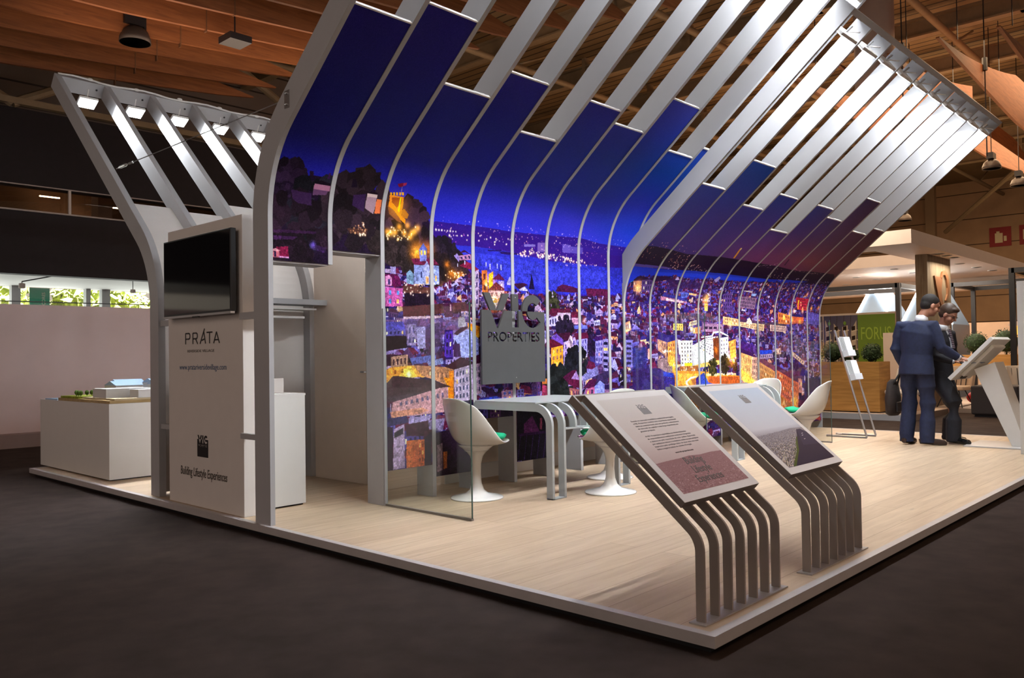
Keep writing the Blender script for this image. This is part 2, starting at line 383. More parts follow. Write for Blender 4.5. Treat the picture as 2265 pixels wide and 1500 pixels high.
MURAL = """P L 2757752 1.0 0 1489,2268 2032,2280 2522,2277 3013,2290 3508,2311 3851,2282 4586,2287 4579,1554 1458,1479
P L 2887792 0.8 0 1492,2224 2037,2233 2677,2263 3206,2203 4599,2174 4595,2050 2527,2021 1491,2001
L L 16763040 110 0.07 1.3 1514,2256 2034,2260 2523,2265 3015,2278 3511,2297 4249,2278
L L 16740544 60 0.12 1.0 1566,2232 2498,2205 4257,2221
L L 16773320 8 0.0 2.4 1578,2203 1834,2209
L L 16769184 34 0.035 1.9 1695,2169 1985,2166 2530,2175
P L 6967456 1.0 0 2872,2209 3015,2222 3017,2135 2873,2124
P L 5916840 1.0 0 3238,2228 3357,2230 3360,2150 3241,2149
P L 5259424 1.0 0 3358,2216 3559,2220 3561,2157 3360,2150
P L 7364784 1.0 0 2683,2180 2841,2189 2841,2168 2683,2155
L L 16765152 30 0.1 0.9 3238,2228 3560,2202
L L 14729471 20 0.08 0.8 2873,2196 3017,2144
L L 16756848 60 0.14 1.3 2559,2210 3024,2188 3524,2185 4017,2131
P L 2500772 1.0 0 1693,2089 2038,2103 2528,2092 2744,2075 3022,2049 3522,2054 3975,2048 4424,2068 4415,1784 3128,1729 2430,1707 2313,1742 2089,1890 1667,2030
P L 3290808 0.7 0 1770,2054 2557,2036 3134,2000 3934,1998 3929,1820 3129,1781 2492,1833 2090,1949
P L 2101328 1.0 0 2350,2085 2498,2089 2681,2083 2528,2067 2378,2063
P L 1839184 1.0 0 2206,2086 2379,2100 2379,2088 2205,2074
L L 16756800 70 0.03 2.6 2589,2088 2808,2106 3205,2084 3632,2071
L L 16773312 40 0.03 2.3 2758,2131 2904,2092 3344,2073 3559,2070
L L 16748624 14 0.02 2.0 3273,2041 3782,2054
P L 1839142 1.0 0 13,2471 161,2501 252,2502 311,2456 353,2472 409,2474 530,2458 581,2425 648,2414 722,2444 796,2448 878,2459 950,2434 1008,2428 1094,2439 1216,2390 1278,2380 1351,2370 1444,2337 1501,2284 1527,2228 1568,2157 1608,2123 1695,2169 1772,2138 1770,2023 1820,1950 1979,1883 2084,1652 2081,1494 996,1468 19,1445 23,1821
C L 2233898 0.16 60 182,2407
C L 1710114 0.25 80 428,2213
C L 2365986 0.3 80 784,2288
C L 2759720 0.22 80 1278,2202
C L 2102304 0.3 60 240,2030
C L 2366494 0.25 80 1183,1976
C L 1840160 0.16 60 1692,2017
C L 2102812 0.2 60 1766,1831
P L 1576480 1.0 0 707,2501 732,2501 765,2440 709,2432
P L 3807824 1.0 0 493,2507 508,2509 508,2465 489,2465
P L 2101800 1.0 0 330,2501 364,2500 369,2467 340,2463
P L 3940944 0.7 0 210,2347 378,2344 387,2257 274,2260 228,2286
P L 3284040 0.8 0 741,2378 850,2400 854,2262 741,2300
P L 10513032 1.0 0 391,2418 531,2418 531,2377 388,2375
P L 1313304 1.0 0 380,2419 443,2445 556,2428 532,2414
P L 6044768 1.0 0 388,2375 512,2375 501,2347 387,2332
P L 10256528 1.0 0 865,2408 960,2410 953,2301 941,2258 859,2293
P L 13152432 1.0 0 865,2408 960,2410 961,2386 867,2381
P L 1575960 1.0 0 852,2410 968,2412 956,2424 854,2421
P L 14184512 1.0 0 959,2375 1007,2374 1005,2269 953,2263
P L 8665146 1.0 0 1007,2374 1057,2370 1052,2285 1005,2269
P L 15237152 1.0 0 1076,2422 1216,2426 1225,2369 1217,2275 1169,2291 1087,2352
P L 8400920 1.0 0 1102,2408 1200,2417 1202,2367 1163,2333 1110,2370
P L 16752672 1.0 0 1075,2444 1093,2444 1099,2422 1081,2421
P L 16752672 1.0 0 1103,2448 1121,2448 1127,2425 1109,2425
P L 16752672 1.0 0 1131,2451 1149,2452 1155,2429 1137,2429
P L 16752672 1.0 0 1160,2455 1178,2456 1184,2433 1166,2432
P L 16752672 1.0 0 1188,2459 1207,2460 1213,2437 1195,2436
P L 16764928 1.0 0 1182,2415 1195,2416 1195,2301 1177,2299
P L 15761432 1.0 0 1078,2373 1131,2358 1196,2294 1265,2251 1263,2215 1200,2251 1131,2301 1083,2323
P L 7356460 1.0 0 1071,2340 1139,2309 1200,2259 1230,2219 1184,2228 1098,2276
P L 12611608 0.8 0 1195,2301 1240,2335 1293,2294 1283,2260 1227,2262
P L 6950960 1.0 0 1124,2516 1157,2528 1177,2535 1184,2503 1150,2494
P L 10496080 1.0 0 1178,2532 1212,2540 1214,2522 1187,2507
P L 9470128 1.0 0 1174,2505 1178,2506 1190,2437 1181,2436
B L 16747024 0.12 0.5 1172,2334
B L 16751136 0.035 0.9 1287,2207
B L 16751136 0.035 0.9 1204,2187
B L 16751136 0.035 0.9 1335,2153
B L 16751136 0.035 0.9 1364,2167
B L 16751136 0.035 0.9 1315,2118
B L 16751136 0.035 0.9 1397,2196
B L 16751136 0.035 0.9 1255,2142
B L 16751136 0.035 0.9 1086,2136
B L 16751136 0.035 0.9 1122,2132
B L 16751136 0.035 0.9 1163,2140
L L 16754736 40 0.05 2.2 1077,2128 1208,2130 1302,2132 1382,2194
P L 5255208 0.8 0 699,2125 897,2142 883,2098 728,2090
L L 16754792 24 0.04 1.5 716,2116 884,2119
L L 16760960 10 0.01 2.2 803,2091 883,2095
L L 16752736 5 0.02 2 825,2179 859,2176
P L 4726872 0.5 0 81,2056 428,2074 428,2055 81,2034
P L 4990048 0.6 0 81,2015 276,2020 239,1998 80,1983
P L 3940440 0.5 0 389,1978 512,1963 504,1922 388,1939
B L 6312144 0.03 0.8 400,1973
P L 8001600 1.0 0 101,1934 195,1945 201,1866 100,1861
P L 15245488 1.0 0 69,1916 97,1924 133,1911 122,1904 69,1906
P L 12609656 1.0 0 69,1900 126,1904 125,1860 69,1859
P L 3151936 1.0 0 83,1898 101,1899 100,1864 83,1863
P L 13668552 1.0 0 122,1872 201,1872 201,1862 122,1860
B L 15235088 0.09 0.75 1395,2022
B L 15235088 0.08 0.75 1507,2032
B L 15235088 0.07 0.75 1370,1984
B L 15235088 0.04 0.75 1716,1923
B L 15235088 0.06 0.75 1766,1842
B L 15235088 0.06 0.75 1860,1829
B L 15235088 0.07 0.75 1686,1693
B L 15235088 0.09 0.75 1685,1636
B L 15235088 0.05 0.75 1764,1716
B L 15235088 0.06 0.75 1921,1685
B L 15235088 0.05 0.75 1989,1805
B L 15235088 0.05 0.75 2008,1708
L L 16748568 60 0.14 2.6 1687,1750 1816,1719 1948,1686 2001,1629
L L 14708760 24 0.04 2.4 1766,1850 1978,1824
Z L near 1046,1894 1560,1706 2089,1890 2313,1742 2799,1702 3623,1736 4586,1752 4511,-552 973,-33
P L 1839136 1.0 0 1248,1691 1560,1706 1557,1519 1245,1510
P L 8029888 1.0 0 1354,1894 1624,1906 1626,1747 1352,1740
P L 6035512 1.0 0 1322,1943 1466,1954 1565,1962 1624,1913 1354,1894
W L 1842256 5 1 0 0.45 0.42 0.55 1354,1894 1624,1906 1626,1747 1352,1740
P L 9081032 1.0 0 1455,1887 1490,1937 1524,1891 1516,1741 1448,1738
P L 16756848 1.0 0 1478,1806 1508,1808 1507,1748 1477,1747
P L 16752704 1.0 0 1582,1820 1597,1821 1597,1776 1582,1775
P L 6975672 1.0 0 1409,2024 1492,2031 1485,1933 1417,1928
P L 5265576 1.0 0 1409,2024 1454,2079 1497,2031
P L 16760912 1.0 0 1424,2017 1443,2019 1442,1982 1423,1980
P L 16760912 1.0 0 1462,2021 1482,2022 1481,1985 1462,1983
P L 6981800 1.0 0 1273,1823 1311,1851 1348,1821 1347,1733 1272,1736
L L 16775392 3 0.01 3.5 1328,1743 1692,1762
P L 11029648 1.0 0 1057,1700 1234,1702 1227,1553 1054,1547
P L 5247040 1.0 0 1049,1799 1126,1807 1198,1790 1225,1712 1052,1703
W L 5275856 2 2 0 0.1 0.3 0.5 1057,1700 1234,1702 1227,1553 1054,1547
P L 12089512 1.0 0 1062,1782 1094,1798 1125,1778 1124,1714 1061,1711
P L 4206688 1.0 0 1084,1762 1107,1763 1106,1720 1084,1719
P L 9076920 1.0 0 1108,1863 1163,1867 1162,1809 1117,1806
P L 5255212 1.0 0 1239,1723 1561,1721 1550,1668 1238,1662
L L 12619912 30 0.05 2.2 1248,1699 1550,1698
P L 10514584 1.0 0 1848,2006 1999,2033 2014,1983 1863,1968
P L 3149872 1.0 0 1822,2019 1918,2062 2015,2019 1928,2043
W L 2760784 3 1 0 0.1 0.42 0.55 1848,2006 1999,2033 2014,1983 1863,1968
P L 8022184 1.0 0 1795,2002 1832,2028 1863,1992 1852,1952
P L 10520752 1.0 0 2045,1887 2090,1906 2083,1573 2039,1572
P L 7346232 1.0 0 1857,1921 1938,1966 2013,1944 2090,1906 2045,1887
W L 2760784 1 4 0 0.1 0.42 0.55 2045,1887 2090,1906 2083,1573 2039,1572
P L 11556904 1.0 0 2123,1900 2190,1904 2197,1697 2130,1694
W L 4198432 1 2 0 0.1 0.42 0.55 2123,1900 2190,1904 2197,1697 2130,1694
P L 15765536 1.0 0 2212,1870 2270,1901 2255,1740 2210,1737
B L 16748560 0.08 0.7 2234,1811
B L 16773296 0.02 1 2176,1776
P L 9208000 1.0 0 2332,1816 2408,1820 2407,1747 2331,1751
P L 4722744 1.0 0 2257,1828 2339,1886 2421,1829
P L 12093596 1.0 0 2209,1725 2407,1734 2405,1665 2208,1657
P L 4985904 1.0 0 2198,1729 2303,1806 2419,1747
W L 2760784 3 1 0 0.1 0.42 0.55 2209,1725 2407,1734 2405,1665 2208,1657
B L 16756752 0.07 1.0 2281,1612
B L 16748560 0.16 0.5 2282,1644
L L 16740376 30 0.14 2.2 2341,1683 2457,1585
P L 11053272 1.0 0 2175,1975 2186,1976 2185,1936 2174,1935
P L 11053272 1.0 0 2226,1963 2237,1964 2236,1915 2225,1915
P L 11053272 1.0 0 2318,1973 2330,1974 2329,1930 2317,1929
P L 11053272 1.0 0 2365,1969 2376,1969 2375,1916 2363,1916
P L 11053272 1.0 0 1831,1939 1841,1940 1841,1913 1830,1912
P L 11053272 1.0 0 1916,1968 1927,1969 1926,1938 1916,1937
P L 9472192 1.0 0 2444,1810 2481,1865 2553,1828 2552,1787 2443,1789
P L 1313840 1.0 0 2778,1913 2802,1850 2819,1766 2737,1763 2764,1840
P L 11577560 1.0 0 2606,1756 2662,1797 2724,1758 2724,1745 2612,1744
P L 3149868 1.0 0 2522,1802 2675,1818 2725,1804 2606,1756
P L 3936308 1.0 0 3164,1809 3233,1835 3351,1823 3515,1800 3514,1763 3128,1759
P L 4854328 1.0 0 3596,1813 3968,1821 3966,1751 3623,1736
P L 12630240 1.0 0 3021,1776 3094,1736 3020,1724
C L 2631708 0.11 50 3072,1657
P L 11051224 1.0 0 2975,1490 3150,1528 3147,1423 2973,1421
P L 4985904 1.0 0 2969,1528 3070,1596 3345,1596 3351,1560 3150,1533
W L 2760784 4 1 0 0.1 0.42 0.6 2975,1490 3150,1528 3147,1423 2973,1421
P L 11573432 1.0 0 3150,1555 3351,1560 3348,1426 3147,1423
W L 3154016 3 1 0 0.1 0.2 0.55 3150,1555 3351,1560 3348,1426 3147,1423
P L 13144240 1.0 0 3364,1511 3514,1515 3513,1447 3362,1449
P L 5903412 1.0 0 3358,1569 3473,1572 3515,1519 3364,1516
W L 8409216 5 1 0 0.1 0.3 0.55 3364,1511 3514,1515 3513,1447 3362,1449
P L 5265584 1.0 0 3362,1436 3615,1440 3614,1403 3361,1400
C L 1840168 0.13 60 3256,1407
B L 16744496 0.04 0.7 3565,1484
P L 11053288 1.0 0 3713,1487 3827,1499 3826,1443 3734,1441
W L 2760784 3 1 0 0.1 0.42 0.55 3713,1487 3827,1499 3826,1443 3734,1441
C L 1576488 0.07 40 3664,1349
C L 1576488 0.09 40 3653,1221
P L 15242282 1.0 0 3047,1214 3224,1240 3225,1016 3043,1015
P L 5247016 1.0 0 3021,1223 2976,1292 3130,1301 3231,1240 3047,1214
W L 9067088 3 3 0 0.1 0.42 0.55 3047,1214 3224,1240 3225,1016 3043,1015
P L 5913240 1.0 0 3043,1309 3132,1353 3233,1293 3231,1240
P L 3412008 1.0 0 3138,1353 3339,1368 3336,1266 3246,1293
P L 11047120 1.0 0 3239,1266 3423,1325 3431,1078 3233,1029
W L 3682432 4 3 0 0.1 0.42 0.55 3239,1266 3423,1325 3431,1078 3233,1029
P L 13676744 1.0 0 3309,1293 3338,1337 3373,1324 3374,1088 3289,1067
W L 2760784 1 4 0 0.1 0.42 0.55 3309,1293 3338,1337 3373,1324 3374,1088 3289,1067
P L 8945872 1.0 0 3429,1293 3612,1326 3606,1121 3431,1101
P L 4984880 1.0 0 3395,1356 3613,1371 3634,1312 3429,1293
W L 3156096 4 3 16758880 0.1 0.42 0.55 3429,1293 3612,1326 3606,1121 3431,1101
B L 16310384 0.06 0.8 3541,1135
P L 8419528 1.0 0 3745,1280 3867,1295 3860,1048 3739,1060
P L 3149904 1.0 0 3731,1326 3869,1341 3867,1295 3745,1280
W L 2760816 3 4 16748624 0.1 0.42 0.55 3745,1280 3867,1295 3860,1048 3739,1060
P L 7893168 1.0 0 3875,1304 3961,1304 3951,967 3866,978
W L 1051696 1 5 0 0.1 0.9 0.5 3875,1304 3961,1304 3951,967 3866,978
C L 1315868 0.16 80 3431,1078
C L 1447962 0.2 120 3139,843
P L 9466032 1.0 0 3298,868 3421,989 3469,907 3475,853 3297,837
P L 4198448 1.0 0 3216,928 3350,991 3436,998 3298,868
P L 7104680 1.0 0 3528,941 3768,1027 3796,934 3526,874
P L 2891848 1.0 0 3675,914 3951,976 3947,836 3673,846
P L 9195608 1.0 0 3311,823 3481,799 3493,717 3322,726
P L 4853808 1.0 0 3284,860 3341,911 3526,887 3524,797
W L 4204616 4 1 0 0.1 0.42 0.55 3311,823 3481,799 3493,717 3322,726
P L 10506368 1.0 0 3568,795 3717,821 3714,730 3566,723
P L 4198456 1.0 0 3524,806 3637,893 3764,898 3709,817
W L 2760784 2 1 0 0.1 0.42 0.55 3568,795 3717,821 3714,730 3566,723
P L 7897304 1.0 0 3717,821 3809,878 3885,838 3882,736 3715,739
P L 5252654 1.0 0 1227,1553 1920,1615 1940,1537 1235,1463
P L 13150400 1.0 0 1235,1470 1647,1491 1636,1468 1234,1452
P L 8020120 0.6 0 1221,1452 1759,1467 1972,1492 1968,1335 1217,1257
P L 4461628 1.0 0 1659,1590 1772,1602 1775,1479 1682,1477
P L 12619952 1.0 0 1741,1589 1756,1589 1755,1532 1740,1532
P L 4604064 1.0 0 1039,1427 1234,1431 1256,1373 1038,1356
P L 5787808 1.0 0 1038,1356 1256,1373 1255,1322 1037,1314
W L 2760784 5 1 0 0.1 0.42 0.55 1038,1356 1256,1373 1255,1322 1037,1314
P L 2102300 1.0 0 1037,1314 1265,1315 1263,1221 1036,1201
P L 8943784 1.0 0 1276,1410 1365,1411 1362,1239 1273,1239
W L 4867192 2 2 0 0.1 0.42 0.55 1276,1410 1365,1411 1362,1239 1273,1239
P L 9998536 1.0 0 1365,1385 1466,1398 1463,1220 1381,1213
P L 16775376 1.0 0 1344,1294 1359,1294 1358,1265 1344,1265
P L 3416140 0.6 0 1471,1405 1656,1439 1651,1144 1467,1146
P L 2625644 1.0 0 1675,1371 1773,1372 1768,1124 1671,1125
P L 4728992 1.0 0 1680,1352 1768,1364 1763,1143 1676,1144
W L 1575488 2 3 0 0.1 0.42 0.55 1680,1352 1768,1364 1763,1143 1676,1144
P L 9738464 1.0 0 1777,1315 1942,1382 2023,1355 2019,1140 1868,1134 1818,1257
P L 3940400 1.0 0 1778,1341 1862,1392 1970,1406 1819,1326
P L 9212128 1.0 0 1946,1304 2034,1328 2077,1297 2074,1139 1965,1140
P L 3807818 1.0 0 1776,1250 1849,1257 1858,1142 1774,1143
P L 9472152 1.0 0 1832,1477 1907,1490 1932,1405 1831,1392
P L 16748576 1.0 0 1943,1436 2091,1407 2089,1317 2066,1305 1969,1382 1943,1405
P L 3151404 1.0 0 1035,1169 1272,1170 1280,1112 1034,1074
P L 11042928 1.0 0 1102,1151 1276,1170 1275,1069 1105,1062
W L 3809328 4 1 0 0.1 0.42 0.55 1102,1151 1276,1170 1275,1069 1105,1062
P L 15767608 1.0 0 1042,1046 1105,1069 1331,1082 1451,1054 1449,981 1122,990 1045,940
W L 9062944 2 1 0 0.1 0.3 0.5 1105,1066 1261,1080 1259,997 1104,995
B L 16764960 0.08 1.0 1283,1004
B L 16776416 0.03 1.0 1283,1007
P L 5265568 1.0 0 1295,1141 1576,1164 1575,1108 1317,1090
P L 7370928 1.0 0 1476,1109 1650,1137 1660,1088 1500,1064
P L 11565144 1.0 0 1331,1082 1674,1061 1777,1036 1774,868 1723,897 1547,959 1425,992
W L 6044728 6 1 0 0.1 0.3 0.6 1475,1043 1766,1028 1764,914 1474,991
P L 16748568 1.0 0 1658,974 1765,960 1772,799 1771,704 1704,708 1707,886
P L 15759376 0.8 0 1720,1030 1772,1028 1766,705 1724,707
P L 3677224 1.0 0 1674,1061 1858,1142 1991,1101 1990,1078 1782,1036
P L 11574464 1.0 0 1782,1036 1996,1078 2001,773 1777,761
W L 2895960 5 4 0 0.1 0.4 0.55 1782,1036 1996,1078 2001,773 1777,761
P L 11571376 1.0 0 2018,1077 2095,1088 2101,823 2012,808
P L 3936304 1.0 0 1996,1082 1997,1140 2097,1167 2095,1092
W L 3813472 2 4 0 0.1 0.42 0.55 2018,1077 2095,1088 2101,823 2012,808
P L 3679276 1.0 0 1122,1001 1167,1000 1547,952 1738,896 1636,874 1398,810 1052,816 1054,940
P L 4206652 1.0 0 1030,835 1399,861 1546,877 1398,817 1074,797
P L 12618904 1.0 0 1119,795 1621,889 1707,893 1708,689 1542,680 1094,673
W L 6049912 9 1 8425664 0.1 0.4 0.45 1146,801 1697,886 1705,784 1145,740
P L 14714960 0.5 0 1082,719 1421,736 1493,709 1396,689 1108,672
P L 3420252 1.0 0 1041,666 1254,680 1277,624 1040,606
P L 9996992 1.0 0 1277,661 1517,671 1492,621 1276,606
P L 3677228 1.0 0 1244,609 1492,628 1490,499 1252,518
P L 2626092 1.0 0 1027,607 1116,600 1110,247 1021,257
P L 11047096 1.0 0 1124,582 1230,617 1234,269 1110,264
P L 2761776 1.0 0 1128,553 1220,589 1220,539 1128,511
P L 13133880 1.0 0 1251,482 1441,477 1437,265 1247,264
P L 11029544 0.6 0 1316,441 1435,448 1432,265 1313,271
W L 7352348 2 3 0 0.1 0.45 0.55 1373,472 1440,466 1437,279 1370,279
P L 2103344 1.0 0 1441,492 1515,534 1510,257 1437,265
P L 8417440 1.0 0 1482,629 1667,635 1639,524 1491,554
P L 2364456 1.0 0 1515,515 1690,532 1952,519 1972,149 1533,162
P L 8151152 1.0 0 1577,417 1638,431 1633,206 1573,194
P L 13660208 0.8 0 1646,355 1687,358 1684,216 1644,213
P L 3811448 1.0 0 2067,785 2293,791 2438,747 2066,738
P L 2635936 1.0 0 2078,769 2281,791 2350,756 2066,746
P L 10516632 1.0 0 2352,832 2500,839 2498,740 2361,739
W L 5267648 2 2 0 0.1 0.42 0.55 2352,832 2500,839 2498,740 2361,739
P L 6840496 1.0 0 2561,836 2653,841 2650,737 2558,741
W L 2760784 2 3 0 0.1 0.42 0.55 2561,836 2653,841 2650,737 2558,741
P L 2102828 1.0 0 2044,728 2510,723 2502,376 2037,415
P L 4734088 1.0 0 2076,687 2176,689 2174,582 2074,589
W L 2760784 2 2 0 0.1 0.42 0.55 2076,687 2176,689 2174,582 2074,589
P L 4859992 1.0 0 2205,679 2337,680 2335,591 2203,600
W L 2101296 3 2 0 0.1 0.42 0.55 2205,679 2337,680 2335,591 2203,600
P L 4991004 1.0 0 2172,483 2327,491 2325,391 2115,409
P L 1314844 1.0 0 2551,659 2987,656 2975,164 2540,188
P L 4987984 1.0 0 2645,517 2759,584 2864,429 2643,434
P L 2625592 1.0 0 2570,432 2982,433 2981,407 2569,407
P L 3678300 1.0 0 2594,421 2600,421 2558,202 2552,203
P L 3678300 1.0 0 2680,414 2686,414 2644,193 2638,194
P L 3678300 1.0 0 2768,407 2774,407 2731,185 2725,185
P L 3678300 1.0 0 2857,400 2864,400 2820,176 2813,176
P L 3678300 1.0 0 2948,393 2954,392 2910,166 2903,167
P L 7352392 1.0 0 2867,556 2900,554 2897,448 2865,451
P L 12610608 1.0 0 2909,924 2994,922 2992,870 2907,873
P L 9448528 1.0 0 2907,873 2992,849 2989,741 2904,746
P R 1838124 1.0 0 3844,2286 4242,2350 4412,2364 4685,2355 5091,2325 5461,2344 5860,2357 6304,2357 6788,2351 7308,2344 7903,2314 8442,2344 9148,2351 9624,2109 7515,1933 4139,1830
L R 16754784 70 0.12 1.5 4316,2313 4821,2317 5262,2261
L R 16748608 20 0.08 1.8 4941,2250 5206,2224
P R 6969536 0.6 0 3998,2106 4270,2122 4648,2130 5017,2124 4939,2106 4253,2088 4022,2071
L R 16754768 14 0.04 2.2 4903,2127 5115,2119
L R 16756848 26 0.04 2.0 5319,2171 5743,2142
P R 1846440 1.0 0 4022,2071 4293,2091 4852,2100 5503,2124 6130,2132 6706,2133 7332,2134 7915,2158 8561,2170 7987,2098 7374,2096 6795,2042 6229,2021 5792,2025 5504,1996 5184,2033 4827,2010 4661,1989 4410,1974 4155,1759
P R 2375888 0.5 0 4706,2056 5533,2091 6382,2105 7225,2114 7238,2101 6421,2063 5569,2046 4727,2025
L R 14731472 22 0.015 1.4 6816,2298 7060,2337 7239,2388
L R 13676704 36 0.012 1.4 7829,2342 8206,2306 8631,2325 8793,2367
L R 12624032 18 0.004 1.1 7046,2304 7952,2302
L R 16756832 24 0.06 2.0 7235,2243 7529,2191 7870,2193
L R 15261951 24 0.01 1.6 8121,2187 8532,2192
L R 15261951 22 0.015 1.3 8723,2165 9256,2200
P R 14194744 1.0 0 6088,2366 6127,2362 6102,2451 6067,2530 6039,2534 6055,2469
P R 16767120 1.0 0 6056,2506 6058,2537 6086,2525 6085,2495
P R 3676220 1.0 0 7446,2374 7481,2378 7444,2483 7409,2488
P R 2142424 0.7 0 4324,1928 4373,1931 4374,1911 4325,1908
Z R far 4155,1759 4355,1915 4410,1974 4661,1989 5184,2033 5497,2007 5784,2036 6784,2054 7972,2111 9462,2163 9900,1257 4151,1257
Z R mid 4159,1544 9923,1681 9820,-144 4094,-632
P R 10117208 1.0 0 4365,1930 4514,1939 4559,1825 4407,1818
P R 2101296 1.0 0 4360,1940 4421,1985 4529,1991 4673,1969 4514,1939
W R 2760784 5 2 0 0.1 0.42 0.55 4365,1930 4514,1939 4559,1825 4407,1818
B R 16748576 0.07 1 4471,1881
B R 16752704 0.05 0.8 4496,1832
P R 4863080 1.0 0 4517,1949 4759,1974 4815,1852 4567,1826
W R 2103360 5 2 0 0.1 0.42 0.55 4517,1949 4759,1974 4815,1852 4567,1826
P R 2363444 1.0 0 4639,1967 4737,2010 4959,2018 5114,1995 4775,1943
P R 11049160 1.0 0 5158,1987 5184,2033 5250,1992
P R 2889800 0.7 0 5024,1990 5313,1985 5817,1991 5864,1914 5083,1876
P R 10512520 1.0 0 4943,1792 5510,1746 5513,1725 4952,1746
P R 2762864 1.0 0 4991,1819 5498,1799 5528,1757 4970,1793
L R 16775400 8 0.0 2.8 5061,1760 5195,1750
L R 16773344 14 0.01 2.4 5195,1750 5431,1738
P R 4741296 1.0 0 5344,1846 5550,1855 5518,1800 5383,1784
W R 2760784 4 1 0 0.1 0.42 0.55 5344,1846 5550,1855 5518,1800 5383,1784
P R 13672560 1.0 0 5530,1854 5717,1846 5704,1824 5539,1828
P R 12621968 1.0 0 5608,1803 5638,1805 5641,1746 5611,1744
B R 16752672 0.09 1 5937,1784
P R 15771728 1.0 0 5914,1739 5999,1742 5995,1654 5920,1652
L R 16769184 8 0.05 2.4 5969,1818 6043,1788
P R 9472192 1.0 0 5996,2037 6081,2091 6133,2070 6064,2006
P R 4994160 1.0 0 6331,1879 6544,1889 6626,1660 6382,1654
W R 2101312 4 4 0 0.1 0.42 0.55 6331,1879 6544,1889 6626,1660 6382,1654
P R 7361648 1.0 0 6720,1867 7232,1858 7212,1707 6741,1722
W R 2890816 10 3 0 0.1 0.42 0.55 6720,1867 7232,1858 7212,1707 6741,1722
P R 11577512 1.0 0 6845,1945 7057,1943 7056,1924 6829,1932
P R 8427736 1.0 0 7051,1912 7199,1918 7182,1881 7068,1882
L R 15268095 6 0.0 2.6 6852,1690 6950,1687
P R 13670504 1.0 0 6369,1597 6777,1571 6773,1478 6365,1495
W R 6962240 7 2 0 0.2 0.42 0.55 6369,1597 6777,1571 6773,1478 6365,1495
P R 13148280 1.0 0 6787,1537 7493,1514 7463,1422 6785,1478
P R 3941440 1.0 0 6789,1572 7495,1550 7493,1514 6787,1537
W R 6964288 14 2 0 0.1 0.42 0.55 6787,1537 7493,1514 7463,1422 6785,1478
P R 14729384 1.0 0 6983,1540 7060,1601 7133,1543 7131,1508 6982,1517
P R 12095624 1.0 0 7654,1516 8156,1499 8123,1416 7650,1430
P R 3153984 1.0 0 7602,1552 8157,1537 8156,1499 7654,1516
W R 4994128 10 2 0 0.1 0.42 0.55 7654,1516 8156,1499 8123,1416 7650,1430
B R 16762928 0.06 0.8 6549,1509
P R 9969720 1.0 0 8398,1919 8832,1910 8879,1736 8508,1745
W R 5247008 7 4 0 0.1 0.42 0.55 8398,1919 8832,1910 8879,1736 8508,1745
P R 16748576 1.0 0 8481,1883 8526,1884 8551,1753 8521,1752
P R 12083248 1.0 0 7907,1696 8279,1655 8273,1527 7902,1533
W R 6299680 5 2 0 0.1 0.42 0.55 7907,1696 8279,1655 8273,1527 7902,1533
P R 11029552 1.0 0 8308,1643 8730,1640 8725,1547 8332,1540
P R 2103376 1.0 0 8397,1645 8531,1694 8699,1639
B R 16751128 0.045 0.9 8090,1625
B R 16751128 0.045 0.9 8265,1668
B R 16751128 0.045 0.9 8306,1707
B R 16751128 0.045 0.9 8408,1723
B R 16751128 0.045 0.9 8335,1592
B R 16751128 0.045 0.9 8603,1571
B R 16751128 0.045 0.9 8693,1731
B R 16751128 0.045 0.9 8840,1769
B R 16751128 0.045 0.9 8981,1773
B R 16751128 0.045 0.9 9235,1788
B R 16751128 0.045 0.9 8719,1974
B R 16751128 0.045 0.9 8857,1995
P R 4997256 1.0 0 8850,1722 9271,1700 9266,1530 8849,1550
P R 15253600 1.0 0 5216,1486 5430,1490 5427,1405 5213,1413
W R 9461808 4 2 0 0.1 0.42 0.55 5216,1486 5430,1490 5427,1405 5213,1413
P R 14200976 1.0 0 5572,1513 5737,1538 5735,1484 5549,1460
W R 2760784 5 1 0 0.1 0.42 0.55 5572,1513 5737,1538 5735,1484 5549,1460
P R 14714960 1.0 0 5650,1440 5817,1464 5814,1377 5648,1375
W R 9457708 4 1 0 0.1 0.42 0.55 5650,1440 5817,1464 5814,1377 5648,1375
B R 16771232 0.05 1 5619,1423
P R 6965368 1.0 0 5861,1519 6275,1504 6271,1426 5858,1432
P R 9201800 1.0 0 5882,1498 6365,1495 6361,1404 5857,1399
W R 2627632 4 1 0 0.1 0.7 0.35 5882,1498 6365,1495 6361,1404 5857,1399
P R 7103568 0.35 0 5030,1595 5930,1641 6255,1583 6253,1526 5029,1554
P R 2366560 1.0 0 4895,1399 5097,1350 5259,1351 5257,1278 5094,1268 4892,1308
P R 11039840 1.0 0 4882,1308 5066,1273 5068,1052 5014,1130 4887,1181
W R 4992056 3 3 0 0.1 0.42 0.55 4882,1308 5066,1273 5068,1052 5014,1130 4887,1181
P R 14712888 1.0 0 5085,1268 5247,1294 5233,894 5150,973 5087,1052
W R 8140832 3 6 0 0.1 0.42 0.55 5085,1268 5247,1294 5233,894 5150,973 5087,1052
L R 16777215 16 0.012 2.6 4979,1166 5176,1175
B R 16748560 0.14 0.8 5199,1009
P R 8151144 1.0 0 4875,1075 5088,1103 5082,929 4880,974
P R 8415336 1.0 0 5094,1000 5180,999 5177,916 5091,918
P R 14209232 1.0 0 5344,1289 5635,1295 5623,985 5363,990
W R 4997192 4 6 0 0.1 0.35 0.5 5344,1289 5635,1295 5623,985 5363,990
P R 13946068 1.0 0 5633,1236 5939,1323 6168,1341 6156,1052 5634,995
W R 3945544 6 6 0 0.1 0.3 0.45 5633,1236 5939,1323 6168,1341 6156,1052 5634,995
P R 14735576 1.0 0 6279,1325 6496,1343 6484,1058 6268,1050
W R 4998232 3 5 0 0.1 0.3 0.45 6279,1325 6496,1343 6484,1058 6268,1050
